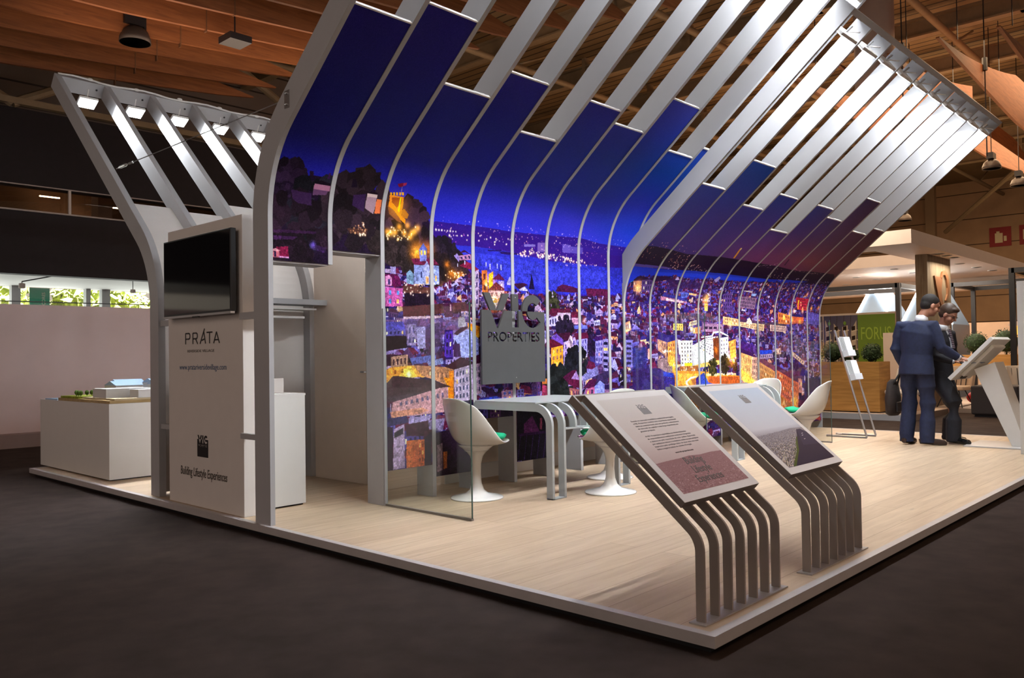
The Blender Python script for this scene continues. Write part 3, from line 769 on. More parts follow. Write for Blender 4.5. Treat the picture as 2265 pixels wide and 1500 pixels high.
P R 6040600 1.0 0 6112,1324 6279,1325 6244,1033 6123,1035
B R 16740368 0.05 0.7 6183,1174
P R 16777215 1.0 0 5306,1299 5364,1299 5368,1126 5329,1127
P R 15266047 1.0 0 5834,1339 6081,1357 6115,1402 6271,1415 6497,1360 6496,1343 6270,1392 6136,1380 6102,1341 5833,1323
P R 15771736 1.0 0 5634,995 6156,1052 6484,1058 6482,1013 6154,990 5632,958
P R 16767008 1.0 0 5444,1030 5615,1027 5613,985 5442,988
P R 9195560 1.0 0 5344,990 5747,993 5744,907 5341,917
L R 16775384 50 0.09 2.6 5350,901 5692,892
P R 14187560 1.0 0 5235,946 5902,919 6227,888 6806,838 6794,560 5224,635
P R 15769664 0.7 0 5263,914 5901,886 5687,774 5258,779
P R 9457708 0.8 0 5587,831 5815,867 5790,738 5635,744
P R 16314623 1.0 0 5743,874 5588,852 5475,808 5484,781 5553,736 5533,737 5464,782 5456,814 5578,863
P R 16314623 1.0 0 5742,868 5588,847 5487,807 5496,781 5573,735 5553,736 5474,781 5466,813 5578,858
P R 16314623 1.0 0 5742,861 5587,841 5499,807 5508,780 5594,734 5573,735 5484,781 5476,813 5578,852
P R 10504224 1.0 0 5985,856 6806,838 6798,664 5979,698
P R 16304280 0.6 0 5901,897 6594,890 6592,862 5900,864
L R 16771264 34 0.02 2.2 5901,881 6593,873
P R 2899096 1.0 0 5795,878 5880,908 5982,785 6134,758 6132,725 5738,740
P R 2627672 1.0 0 5690,838 5785,889 5779,738 5696,741
C R 2893844 0.11 60 6098,969
C R 2366484 0.12 70 6401,997
C R 3152916 0.08 40 6632,970
P R 15240256 1.0 0 6493,1280 6682,1315 6684,1084 6554,1074
P R 3151948 1.0 0 6483,1303 6683,1344 6682,1315 6493,1280
W R 9192480 4 5 0 0.1 0.42 0.55 6493,1280 6682,1315 6684,1084 6554,1074
B R 16752656 0.13 0.9 6578,1085
B R 16777215 0.03 1 6497,1092
B R 16769152 0.03 1 6623,1039
P R 2364492 0.9 0 4917,979 5082,919 5072,642 4722,559 4377,578 4390,990
P R 1847440 1.0 0 4989,941 5196,916 5213,863 4988,890
P R 2366568 1.0 0 5006,880 5213,853 5224,635 4996,595
P R 6840496 1.0 0 4266,1296 4400,1296 4391,1005 4258,1007
W R 2366520 1 5 0 0.1 0.7 0.5 4266,1296 4400,1296 4391,1005 4258,1007
L R 16756832 4 0.02 3 4411,1102 4565,1109
L R 16762992 6 0.02 3 4273,988 4357,986
L R 11587776 4 0.02 3 4547,1095 4580,1030
P R 1843300 0.8 0 4397,1209 4656,1218 4666,984 4407,990
P R 14192768 1.0 0 4690,1198 4744,1207 4740,1082 4687,1083
P R 14192752 1.0 0 4272,1479 4356,1500 4386,1403 4269,1373
W R 2760784 3 1 0 0.1 0.42 0.55 4272,1479 4356,1500 4386,1403 4269,1373
B R 16744480 0.05 0.7 4294,1392
P R 7364792 1.0 0 4370,1403 4456,1463 4557,1415
P R 14192728 1.0 0 6819,1141 7163,1078 7146,692 7022,726 6808,896
P R 3150912 1.0 0 6821,1199 7165,1126 7163,1078 6819,1141
W R 8147000 5 3 0 0.1 0.3 0.6 6819,1141 7163,1078 7146,692 7022,726 6808,896
P R 13144192 1.0 0 7112,1079 7265,1077 7248,706 7098,747
W R 4993080 3 4 0 0.1 0.42 0.55 7112,1079 7265,1077 7248,706 7098,747
P R 13664336 1.0 0 7314,1016 7774,873 7760,588 7325,685
P R 6301768 1.0 0 7342,1076 7818,934 7787,872 7314,1016
W R 6567984 9 4 0 0.1 0.4 0.55 7314,1016 7774,873 7760,588 7325,685
P R 11030584 1.0 0 7816,897 8528,685 8479,318 7801,586
P R 4463676 1.0 0 7819,959 8562,762 8528,685 7816,897
W R 5252140 12 4 0 0.1 0.4 0.55 7816,897 8528,685 8479,318 7801,586
P R 15769648 0.7 0 6810,937 7250,742 7245,646 6804,792
P R 15763480 0.6 0 7249,718 7801,586 8509,316 8504,219 7241,539
B R 16756768 0.14 0.8 6925,788
B R 16752672 0.12 0.7 7147,722
B R 16750616 0.12 0.7 8395,432
B R 16773296 0.05 0.9 7185,732
P R 11563112 1.0 0 8504,816 8640,799 8626,538 8521,556
W R 5254208 2 3 0 0.1 0.42 0.55 8504,816 8640,799 8626,538 8521,556
P R 2111664 1.0 0 7333,1167 7678,1171 7717,1121 7344,1112
P R 9994408 1.0 0 7344,1112 7717,1115 7714,1060 7341,1052
W R 2760784 6 1 0 0.1 0.42 0.55 7344,1112 7717,1115 7714,1060 7341,1052
P R 12093568 1.0 0 7775,1183 7970,1195 7966,1107 7799,1108
W R 2760784 3 1 0 0.1 0.42 0.55 7775,1183 7970,1195 7966,1107 7799,1108
P R 3413080 0.8 0 6825,1287 7272,1227 7266,1107 6821,1199
P R 12095608 1.0 0 8313,1155 8727,994 8693,942 8310,1090
W R 2760784 6 1 0 0.1 0.42 0.55 8313,1155 8727,994 8693,942 8310,1090
P R 3150912 0.8 0 8305,1001 8724,928 8713,731 8295,796
L R 16756832 26 0.06 2.4 8781,848 9275,781
P R 2626608 0.8 0 8746,763 9272,727 9260,510 8735,546
P R 9190456 1.0 0 8925,292 9249,307 9238,105 8918,160
P R 2888744 1.0 0 8765,532 9259,497 9249,307 8753,302
P R 11036720 1.0 0 5439,635 5786,635 5795,337 5428,336
P R 1580072 1.0 0 5284,684 5430,667 5429,362 5273,373
P R 1052696 1.0 0 5508,595 5569,608 5546,540"""
def draw_mural():
    L = Canvas(0.0, 5.05, 0.0, 4.05, 250); R_ = Canvas(4.2, 9.35, 0.0, 3.75, 250)
    L.rng = random.Random(5); R_.rng = random.Random(9)
    gradient(L, [(0, [(0, 0x100a20), (5, 0x100a20)]), (2.1, [(0, 0x2020a8), (2, 0x2c2cc8), (3.6, 0x3030c8), (5, 0x2c34b8)]),
                 (2.45, [(0, 0x1c1c98), (2, 0x2a2cc0), (3.4, 0x3434c4), (4.4, 0x1c38b4), (5, 0x2038a8)]),
                 (2.75, [(0, 0x161878), (2, 0x1c2298), (3.4, 0x20309c), (4.3, 0x3038b8), (5, 0x2038a0)]),
                 (3.2, [(0, 0x14146c), (2, 0x161c80), (3.4, 0x1a2c88), (4.3, 0x0a3ca0), (5, 0x1450a8)]),
                 (3.6, [(0, 0x181068), (2, 0x1c187c), (3.4, 0x24288c), (4.2, 0x2440b8), (5, 0x2c48a8)]),
                 (4.05, [(0, 0x1a1068), (2, 0x1e1478), (3.4, 0x2c2890), (4.2, 0x4048b8), (5, 0x3048b0)])])
    gradient(R_, [(0, [(4, 0x181030), (9.4, 0x1c1028)]), (1.9, [(4, 0x241c70), (6, 0x38205c), (7.5, 0x4a2454), (9.4, 0x5c2c40)]),
                  (2.25, [(4, 0x2c2070), (5.4, 0x3c2868), (6.6, 0x643060), (8, 0x5c2c54), (9.4, 0x4c2c3c)]),
                  (2.5, [(4, 0x342c78), (5.4, 0x402c70), (6.6, 0x5c3064), (8, 0x6c3c50), (9.4, 0x502f3c)]),
                  (2.9, [(4, 0x2e3484), (5.4, 0x342c74), (6.8, 0x3c2c70), (8, 0x4c3458), (9.4, 0x4c2c38)]),
                  (3.75, [(4, 0x24409c), (5.4, 0x103c8c), (6.8, 0x1c387c), (8, 0x342850), (9.4, 0x442838)])])
    for ln in MURAL.strip().split('\n'):
        w = ln.split(); cv = L if w[1] == 'L' else R_; k = w[0]
        pt = lambda ws: [tuple(int(a) / 1000 for a in q.split(',')) for q in ws]
        if k == 'P': cv.poly(int(w[2]), pt(w[5:]), float(w[3]))
        elif k == 'W': cv.windows(pt(w[9:]), int(w[3]), int(w[4]), int(w[2]), int(w[5]), float(w[6]), float(w[7]), float(w[8]))
        elif k == 'B': cv.blob(int(w[2]), pt(w[5:])[0], float(w[3]), float(w[4]))
        elif k == 'L': lights(cv, int(w[2]), pt(w[6:]), int(w[3]), float(w[4]), float(w[5]))
        elif k == 'C': foliage(cv, int(w[2]), pt(w[5:])[0], float(w[3]), int(w[4]))
        elif k == 'Z': city(cv, w[2], pt(w[3:]))
    for cv in (L, R_):
        rg = np.random.default_rng(3); H_, W_ = cv.a.shape[:2]
        tt = cv.t0 + (np.arange(H_) + .5) / cv.k
        m_ = np.clip((2.12 - tt) / .12, 0, 1)[:, None, None] if cv is L else np.clip((1.98 - tt) / .12, 0, 1)[:, None, None]
        for sc, am in ((2, .09), (4, .09), (9, .08)):   # fine print detail over the town
            q = rg.normal(0, 1, (H_ // sc + 2, W_ // sc + 2)); q = np.repeat(np.repeat(q, sc, 0), sc, 1)[:H_, :W_, None]
            cv.a *= 1 + m_ * am * np.clip(q, -2, 2)
        for _ in range(4500):
            x_ = rg.integers(0, W_ - 4); y_ = rg.integers(0, int(H_ * .5)); w_ = rg.integers(1, 3); h_ = rg.integers(1, 5)
            c_ = cv.a[y_:y_ + h_, x_:x_ + w_]; c_ *= (.65 if rg.random() < .6 else 1.3)
        cv.a = np.clip(cv.a * (1.08 if cv is L else 1.25), 0, 1)
        cv.a += rg.normal(0, .02, cv.a.shape[:2])[..., None]
    return L, R_
def printmat(name, im, rough=.45):
    m = bpy.data.materials.new(name); m.use_nodes = True; nt = m.node_tree; b = nt.nodes['Principled BSDF']
    t = nt.nodes.new('ShaderNodeTexImage'); t.image = im; t.extension = 'EXTEND'
    uv = nt.nodes.new('ShaderNodeUVMap'); uv.uv_map = 'UVMap'
    nt.links.new(uv.outputs[0], t.inputs[0]); nt.links.new(t.outputs[0], b.inputs['Base Color'])
    b.inputs['Roughness'].default_value = rough; b.inputs['Specular IOR Level'].default_value = .06
    return m
# ------------------------------------------------------------------ shared materials
PAINT = mat('grey_paint', (.44, .44, .46), .38, noise=.015)
PAINT_T = mat('table_paint', (.46, .49, .50), .25, noise=.015)
TAUPE = mat('taupe_paint', (.30, .26, .24), .4, noise=.04)
WHITE = mat('white_laminate', (.78, .77, .75), .35, noise=.01)
PANELW = mat('warm_white_panel', (.76, .71, .68), .5, noise=.015)
BEIGE = mat('beige_wall', (.84, .73, .63), .6, noise=.02)
BLACK = mat('black_plastic', (.015, .015, .018), .4)
DARKG = mat('dark_grey', (.05, .05, .055), .45)
STEEL = mat('steel', (.55, .55, .56), .3, metal=.9)
CABLE = mat('white_cable', (.75, .74, .72), .5)
LEDM = mat('led_panel', (.92, .97, 1.0), .5, emit=9.0)
FLOORW = woodmat('oak_planks', 0xbaa288, 0xccb69c, 0x9c8c78, 'X', .19, 2.2)
CARPET = mat('dark_carpet', (.042, .029, .025), .95, noise=.22, nscale=5, bump=.5, bscale=400, spec=.1)
DK = -0.085   # hall carpet level; the stand's deck top is z = 0

# ------------------------------------------------------------------ hall shell
struct('floor', MB().box(-30, 60, -25, 45, DK - .1, DK), CARPET)
roof = stripemat('corrugated_roof', (.23, .15, .07), 0x2a1a10, .28, 0, .16, .7, .12)
struct('ceiling', MB().box(-30, 60, -25, 20.6, 8.6, 8.75), roof)
hallw = stripemat('hall_cladding', (.40, .25, .135), 0x4a3420, 1.15, 2, .035, .7, .1)
struct('wall_far', MB().box(38, 38.2, -25, 24, DK, 8.6), hallw)
struct('wall_far_pilasters', MB().box(37.7, 38, 9.9, 10.3, DK, 8.6).box(37.7, 38, 16, 16.4, DK, 8.6).box(37.7, 38, 4, 4.4, DK, 8.6).box(37.7, 38, -3, -2.6, DK, 8.6), mat('pilaster_paint', (.33, .22, .12), .7)).name = 'trim_1'
# fire notices on the far wall
def fire_sign(y0, label, sym):
    t = thing('fire_sign', label, 'sign', (37.98, y0, 6.0), 0, 'red fire notices on the far wall')
    obj('sign_plate', MB().box(-.02, .02, -.42, .42, -.42, .42), mat('fire_red', 0x8c1418, .6), t)
    mb = MB()
    if sym == 0: mb.box(-.04, -.021, -.1, .2, -.26, .16).box(-.04, -.021, .02, .14, .16, .24).box(-.04, -.021, -.25, -.14, -.2, .02)
    else: mb.box(-.04, -.021, -.05, .28, -.2, .22).box(-.04, -.021, -.3, -.05, -.02, .06).box(-.04, -.021, -.3, -.22, -.1, .14)
    obj('pictogram', mb, mat('pictogram_white', 0xd8c8a0, .6), t)
fire_sign(7.35, 'red fire notice with an extinguisher pictogram on the far hall wall', 0)
fire_sign(6.2, 'red fire notice with an alarm button pictogram on the far hall wall', 1)

# left rear: dark mezzanine with glazed strip, glazing below, pale partition
DARKW = mat('dark_fascia', (.008, .004, .007), .75, noise=.2)
struct('wall_rear', MB().box(-30, 12, 16, 16.3, 4.57, 6.05).box(-30, 12, 16, 16.3, 2.86, 4.1), DARKW)
struct('wall_rear_upper', stripe_mb if False else MB().box(-30, 30, 17.5, 17.8, 6.0, 8.6), stripemat('rear_cladding', (.20, .155, .13), 0x2c221c, .5, 2, .08)).name = 'wall_rear_gable'
struct('mezzanine_floor', MB().box(-30, 12, 16.3, 20.35, 2.97, 3.2), mat('mezz_floor', (.82, .80, .78), .7)).name = 'trim_2'
struct('mezzanine_back', MB().box(-30, 12, 20.35, 20.5, 2.97, 6.0).box(-30, 60, 20.5, 20.6, 6.0, 8.6).box(12, 60, 20.5, 20.6, DK, 6.0), mat('mezz_wall', (.16, .09, .05), .8, noise=.4, nscale=.7)).name = 'wall_mezzanine'
struct('window_1', MB().box(-30, 12, 16.1, 16.12, 4.1, 4.57), glassmat('dim_glass', (.75, .68, .62)))
struct('window_rail', MB().box(-30, 12, 15.96, 16.0, 4.07, 4.1).box(-30, 12, 15.96, 16.0, 4.57, 4.59), mat('rail_metal', (.4, .35, .33), .4)).name = 'trim_4'
for i, x in enumerate((3.02, 6.6, -.6)): struct('mullion', MB().box(x, x + .045, 15.97, 16.02, 4.1, 4.57), mat('rail_light', (.6, .55, .52), .4)).name = 'trim_%d' % (5 + i)
warmled = mat('warm_ceiling_lamp', (1, .75, .5), .5, emit=14)
for i, (x, y, z) in enumerate([(2.2, 19.5, 5.05), (3.9, 19.8, 5.1), (5.0, 18.3, 4.75), (4.7, 20, 4.6), (2.6, 20.2, 4.35), (3.5, 20.4, 4.75)]):
    tag(obj('ceiling_lamp', MB().box(x - .22, x + .22, y - .02, y + .02, z - .012, z + .012), warmled),
        'thin warm lamp glowing behind the glazed strip of the dark mezzanine', 'lamp', 'lamps behind the mezzanine glass')
struct('column', MB().box(4.15, 4.45, 17.5, 17.9, 3.2, 6.0), mat('column_beige', (.5, .38, .33), .7)).name = 'trim_8'
# glazing at ground floor with daylight behind it
struct('window_2', MB().box(-30, 12, 20.3, 20.32, DK, 2.97), glassmat('clear_glass'))
struct('window_posts', MB().box(3.17, 3.36, 20.1, 20.29, DK, 2.97).box(4.82, 4.93, 20.1, 20.29, DK, 2.97).box(5.2, 5.4, 20.1, 20.29, DK, 2.97).box(.5, .7, 20.1, 20.29, DK, 2.97), mat('post_grey', (.42, .42, .44), .6)).name = 'trim_9'
banner = thing('outdoor_banner', 'turquoise banner with white vertical letters hanging outside the left windows', 'banner', (4.11, 21.2, 0))
obj('banner_cloth', MB().box(-.23, .23, 0, .02, DK - .01, 3.3), mat('banner_teal', 0x38a890, .6), banner)
tm = text_mesh('A\u00c7ORES', .105, extr=.004)
link('banner_letters', place(tm, frame((.12, -.008, 2.72), (0, 0, 1), (-1, 0, 0))), mat('banner_white', (.8, .85, .8), .6), banner)
leaf = mat('outdoor_leaves', 0xc4cc70, .8, noise=.6, nscale=6)
rr = random.Random(4)
def leafy(mb, c, r, n, s, rr=rr):
    for i in range(n):
        d = Vector((rr.gauss(0, 1), rr.gauss(0, 1), rr.gauss(0, 1))).normalized() * r * (.55 + .45 * rr.random())
        p = Vector(c) + d; a = Vector((rr.gauss(0, 1), rr.gauss(0, 1), rr.gauss(0, 1))).normalized(); b = a.orthogonal().normalized()
        w = s * (.6 + .8 * rr.random())
        mb.add([p - a * w, p + b * w * .5, p + a * w, p - b * w * .5], [(0, 1, 2, 3)])
for i in range(5):
    t = thing('garden_tree', ['bright green leafy tree outside the left windows', 'sunlit shrub mass outside the left windows'][i % 2], 'tree', (1.4 + i * 3.7, 30 + (i % 2) * .5, 0), 0, 'sunlit trees outside the windows')
    t['label'] = 'sunlit yellow-green leafy tree seen through the strip of windows on the left'
    mb = MB(); leafy(mb, (0, 0, 3.2), 1.6, 1500, .2); mb.ball((0, 0, 3.2), 1.25, n=14, m=10); obj('foliage', mb, leaf, t)
    obj('trunk', MB().tube([(0, 0, DK), (0.05, 0, 2.2)], [.12, .07]), mat('bark', (.12, .08, .05), .9), t)
struct('ground_outside', MB().box(-30, 40, 24, 60, DK - .12, DK - .01), mat('paving_bright', (.8, .8, .75), .9)).name = 'ground'
spotm = mat('spot_white', (.5, .42, .38), .5)
t = thing('track_spotlight', 'small white spotlight hanging from an arm in front of the left windows', 'spotlight', (2.42, 16.8, 2.68))
obj('lamp_head', MB().lathe([(.03, .07), (.06, .06), (.06, -.03), (.03, -.04)], 16), spotm, t)
obj('arm', MB().tube([(0, 0, .06), (0, 0, .1), (.42, -.5, .20)], .012), DARKG, t)
t = thing('downlight', 'round white downlight hanging at the right end of the left windows', 'spotlight', (4.69, 17.0, 2.69))
obj('lamp_head', MB().lathe([(.05, .05), (.06, -.02), (.03, -.03)], 16), spotm, t)
obj('cord', MB().tube([(0, 0, .04), (0, 0, .28)], .008), DARKG, t)
for z, lab in ((2.55, 'grey cable stretched in front of the left windows'),):
    o = tag(obj('tension_cable', MB().tube([(-4, 19, z), (2, 19, z - .03), (10, 19, z + .02)], .012, 6), DARKG), lab, 'cable')
pw = stripemat('pale_partition', (.66, .52, .52), 0x9c8a88, 3.1, 0, .018, .7, .05)
struct('wall_pale', MB().box(-16, 9.5, 12.05, 12.2, DK, 2.02), pw)
struct('pale_plinth', MB().box(-16, 9.5, 11.75, 12.05, DK, .11), mat('pale_plinth', (.28, .2, .19), .7)).name = 'baseboard_rear'

# roof steel
steelb = mat('roof_steel', (.28, .20, .115), .6, noise=.08)
for i in range(13):
    x = -4 + i * 2.9
    mb = MB().box(x, x + .22, -20, 17.5, 8.0, 8.04).box(x, x + .22, -20, 17.5, 8.36, 8.4).box(x + .09, x + .13, -20, 17.5, 8.04, 8.36)
    for k in range(12): mb.box(x + .02, x + .2, -19 + k * 3, -18.9 + k * 3, 8.0, 8.6)
    tag(obj('roof_girder', mb, steelb), 'long steel roof girder running under the brown corrugated roof', 'girder', 'parallel roof girders')
for i, y in enumerate((-7, -3.6, -.2, 3.4, 7.2, 11.2, 15)):
    mb = MB().tube([(-20, y, 7.85), (45, y, 7.85)], .075, 8)
    for k in range(10): mb.tube([(-18 + k * 5.8, y, 7.85), (-16.5 + k * 5.8, y + .05, 8.5)], .03, 6)
    tag(obj('roof_pipe', mb, steelb, None, True), 'long round pipe with hangers crossing under the roof girders', 'pipe', 'roof pipes')
for i, (a, b) in enumerate([((2, 15.9, 6.1), (6, 15.9, 8.3)), ((-2, 15.9, 8.3), (2, 15.9, 6.1)), ((6, 15.9, 8.3), (10, 15.9, 6.1)), ((33, 16, 4.5), (33, 11, 8.2)), ((33, 6, 7.6), (33, 1, 8.3)), ((30, 4, 8.2), (36, 9, 6.2))]):
    tag(obj('roof_brace', MB().tube([a, b], .09, 8), steelb), 'slanting steel brace of the hall roof', 'brace', 'slanting roof braces')
tag(obj('truss_chord', MB().box(-10, 14, 15.8, 15.95, 6.08, 6.2).box(3.2, 3.35, 15.8, 15.95, 6.2, 8.5), steelb), 'horizontal steel truss chord above the dark mezzanine', 'truss')
# timber fin baffles
bafm = woodmat('baffle_timber', 0x7c4a2a, 0x9a6038, 0x6c4024, 'X', .5, 3.2, .6, False)
def baffle(x0, x1, y, tip, zt=6.5):
    # spear-shaped board: straight run then a tapered point at `tip` end
    L_ = x1 - x0; pts_b = []; pts_t = []
    for i in range(19):
        f = i / 18; x = x0 + L_ * f; d = max(0.0, (x - x0) if tip == 'left' else (x1 - x))
        if tip == 'left': pts_b.append((x, zt - .38 * min(1, d / 5.6) ** .9)); pts_t.append((x, zt + .02 + .66 * min(1, d / 5.6) ** 1.7))
        else: pts_b.append((x, zt - .44 * min(1, d / 5) ** .8)); pts_t.append((x, zt + .02 + .66 * min(1, d / 3.2) ** 1.15))
    mb = MB().band(pts_b, pts_t, lambda p, h: (p[0], y + h, p[1]), -.03, .03)
    return mb
for i in range(11):
    y = 13.64 - i * .86
    o = obj('ceiling_baffle', baffle(-7.5, 5.75 + (.0 if i < 3 else (i - 2) * .35), y, 'right'), bafm)
    for k in range(4): obj('seam', MB().box(-4.5 + k * 2.5, -4.485 + k * 2.5, y - .034, y + .034, 6.14, 7.05), mat('seam_dark', (.16, .07, .03), .7), o)
    for k in range(4): obj('hanger', MB().tube([(-4.5 + k * 2.5, y, 6.9), (-4.5 + k * 2.5, y, 8.0)], .008, 4), BLACK, o)
    tag(o, 'orange-brown timber fin hanging from the roof over the left of the hall, pointing right', 'ceiling fin', 'timber fins over the left of the hall')
for i in range(8):
    y = 5.2 - i * .88
    o = obj('ceiling_baffle', baffle(12.4 + (0 if i % 2 else .2), 18 + (i % 2) * 1.5, y, 'left'), bafm)
    for k in range(2): obj('hanger', MB().tube([(13.6 + k * 3, y, 6.8), (13.6 + k * 3, y, 8.0)], .01, 4), BLACK, o)
    tag(o, 'orange-brown timber fin hanging from the roof over the right of the hall, pointing left', 'ceiling fin', 'timber fins over the right of the hall')
for i, y in enumerate((4.4, 2.1, 0.9)):
    o = obj('ceiling_baffle', baffle(21, 30, y, 'right', 7.0), bafm)
    tag(o, 'orange-brown timber fin hanging far behind near the end of the hall roof', 'ceiling fin', 'timber fins near the far end')
# high-bay lamps
refl = mat('lamp_reflector', (.6, .57, .55), .3, metal=.6)
bell = mat('lamp_bell', (.05, .038, .034), .4)
def highbay(p, sc, label, on=False):
    t = thing('high_bay_lamp', label, 'lamp', p, 0); t.scale = (sc, sc, sc)
    obj('bell', MB().lathe([(.20, 0), (.195, .06), (.16, .15), (.09, .21), (.05, .22), (.045, .22), (.08, .2), (.15, .14), (.185, .05), (.19, 0)], 24), bell, t, True)
    obj('reflector', MB().lathe([(.188, .004), (.15, .13), (.06, .19), (.02, .19), (.02, .185), (.058, .185), (.145, .125), (.18, .004)], 24), refl, t, True)
    obj('bulb', MB().ball((0, 0, .09), .045, .045, .08), mat('bulb_on' if on else 'bulb_glass', (1, .9, .8), .3, emit=25 if on else 5), t, True)
    obj('ballast', MB().box(-.16, .12, -.07, .07, .22, .36), BLACK, t)
    obj('hook', MB().tube([(0, 0, .36), (0, 0, (8.6 - p[2]) / sc)], .01, 6), BLACK, t)
    obj('bracket', MB().box(.1, .13, -.05, .05, .16, .36), BLACK, t)
highbay((2.30, 11.05, 6.02), 1.15, 'dark bell-shaped high-bay lamp hanging among the timber fins at upper left')
highbay((18.6, 3.2, 5.3), 1.0, 'dark high-bay lamp at right, nearest below the timber fins')
highbay((20.8, 3.1, 5.2), 1.0, 'dark high-bay lamp cut by the right edge of the photo')
highbay((24.5, 7.0, 5.2), 1.0, 'lit round high-bay lamp just right of the mural tips', True)
tag(obj('projector_box', MB().box(3.09, 3.44, 9.6, 9.96, 5.92, 6.02).tube([(3.26, 9.78, 6.02), (3.26, 9.78, 8.6)], .012, 6), BLACK),
    'black box hanging from the roof right of the upper left lamp', 'box')
tag(obj('hanging_drum', MB().lathe([(.36, 5.9), (.36, 8.6)], 40, (13.3, 3.93, 0)), mat('column_paint', (.42, .30, .25), .7), None, True), 'tall pale drum-shaped cover hanging from the roof behind the mural canopy tip', 'cover')
for i, (x, y) in enumerate([(15.2, 2.5), (13.2, 3.4), (18, 1.5), (5.7, 9.6)]):
    tag(obj('roof_wire', MB().tube([(x, y, 4.9), (x, y, 8.0)], .012, 5).tube([(x, y, 6.6), (x, y, 6.85)], .05, 6), BLACK), 'thin black suspension wire with a hoist hook below the roof', 'wire', 'black suspension wires')

# ------------------------------------------------------------------ stand deck
deck = thing('exhibition_deck', 'raised oak floor deck of the exhibition stand with a grey metal edge', 'platform', (0, 0, 0))
obj('oak_floor', MB().box(.045, 9.2, .045, 8.28, -.045, -.001), FLOORW, deck)
edge = mat('edge_paint', (.46, .43, .43), .4, noise=.05)
def eb(x0, x1, y0, y1): return MB().box(x0, x1, y0, y1, -.048, .001)
for b in (eb(0, 9.25, 0, .045), eb(0, .045, .045, 8.28), eb(0, 9.25, 8.28, 8.325), eb(9.2, 9.25, .045, 8.28)): obj('edge_trim', b, edge, deck)
obj('plinth', MB().box(.05, 9.15, .05, 8.25, DK, -.048), BLACK, deck)

# ------------------------------------------------------------------ curved slatted canopies
ANG = rad(50)
class Prof:
    def __init__(s, y0, z0, R, sgn, L, ang=ANG): s.y0, s.z0, s.R, s.sg, s.L, s.a = y0, z0, R, sgn, L, ang; s.T = z0 + R * ang + L
    def at(s, t, off=0.0):   # off: distance to the back (away from the leaning side)
        if t < s.z0: return (s.y0 - s.sg * off, t)
        a = min((t - s.z0) / s.R, s.a); l = max(0, t - s.z0 - s.R * s.a)
        y = s.R * (1 - math.cos(a)) + l * math.sin(a) - off * math.cos(a); z = s.z0 + s.R * math.sin(a) + l * math.cos(a) + off * math.sin(a)
        return (s.y0 + s.sg * y, z)
    def ts(s, t0, t1):
        k = [t0] + [s.z0 + s.R * s.a * i / 10 for i in range(11)] + [t1]
        return [t for t in k if t0 <= t <= t1 or t in (t0, t1)] if True else k
def clean(ts, a, b):
    r = sorted(set(round(t, 5) for t in ts if a <= t <= b)); return r
def rib_mb(P, x, th, depth, t0=0.0, t1=None):
    t1 = P.T if t1 is None else t1; ts = clean(P.ts(t0, t1) + [t0, t1], t0, t1)
    return MB().band([P.at(t) for t in ts], [P.at(t, depth) for t in ts], lambda p, h: (x + h, p[0], p[1]), 0, th)
def slab_mb(P, x0, x1, t0, t1, o0, o1):
    ts = clean(P.ts(t0, t1) + [t0, t1], t0, t1)
    return MB().band([P.at(t, o0) for t in ts], [P.at(t, o1) for t in ts], lambda p, h: (h, p[0], p[1]), x0, x1)
def print_panel(name, P, x0, x1, t0, t1, cv, m, parent):
    """front sheet carrying the printed picture, with UVs in (x, arc length)"""
    ts = clean([t0 + (t1 - t0) * i / 40 for i in range(41)] + P.ts(t0, t1), t0, t1); vs = []; fs = []; uv = []
    for t in ts:
        y, z = P.at(t, .006)
        for x in (x0, x1): vs.append((x, y, z)); uv.append(((x - cv.x0) / (cv.x1 - cv.x0), (t - cv.t0) / (cv.t1 - cv.t0)))
    n = len(ts)
    for i in range(n - 1): fs.append((2 * i, 2 * i + 1, 2 * i + 3, 2 * i + 2))
    me = bpy.data.meshes.new(name); me.from_pydata(vs, [], fs); ul = me.uv_layers.new(name='UVMap')
    for lp in me.loops: ul.data[lp.index].uv = uv[lp.vertex_index]
    o = link(name, me, m, parent, True); return o
PL = Prof(3.43, 2.15, .8, -1, 2.82); PR = Prof(3.43, 1.647, .8, -1, 2.82); PB = Prof(5.425, 1.60, .8, 1, 2.80, rad(48.5))
XL = [.034, .528, 1.012, 1.522, 2.0, 2.50, 2.98, 3.47, 3.967, 4.46, 4.97]
XR = [4.237, 4.725, 5.25, 5.755, 6.255, 6.767, 7.278, 7.785, 8.298, 8.83, 9.28]
cvL, cvR = draw_mural()
MURL = printmat('mural_print_left', cvL.image('mural_left')); MURR = printmat('mural_print_right', cvR.image('mural_right'))
BACKW = mat('mural_backing', (.6, .58, .57), .5)

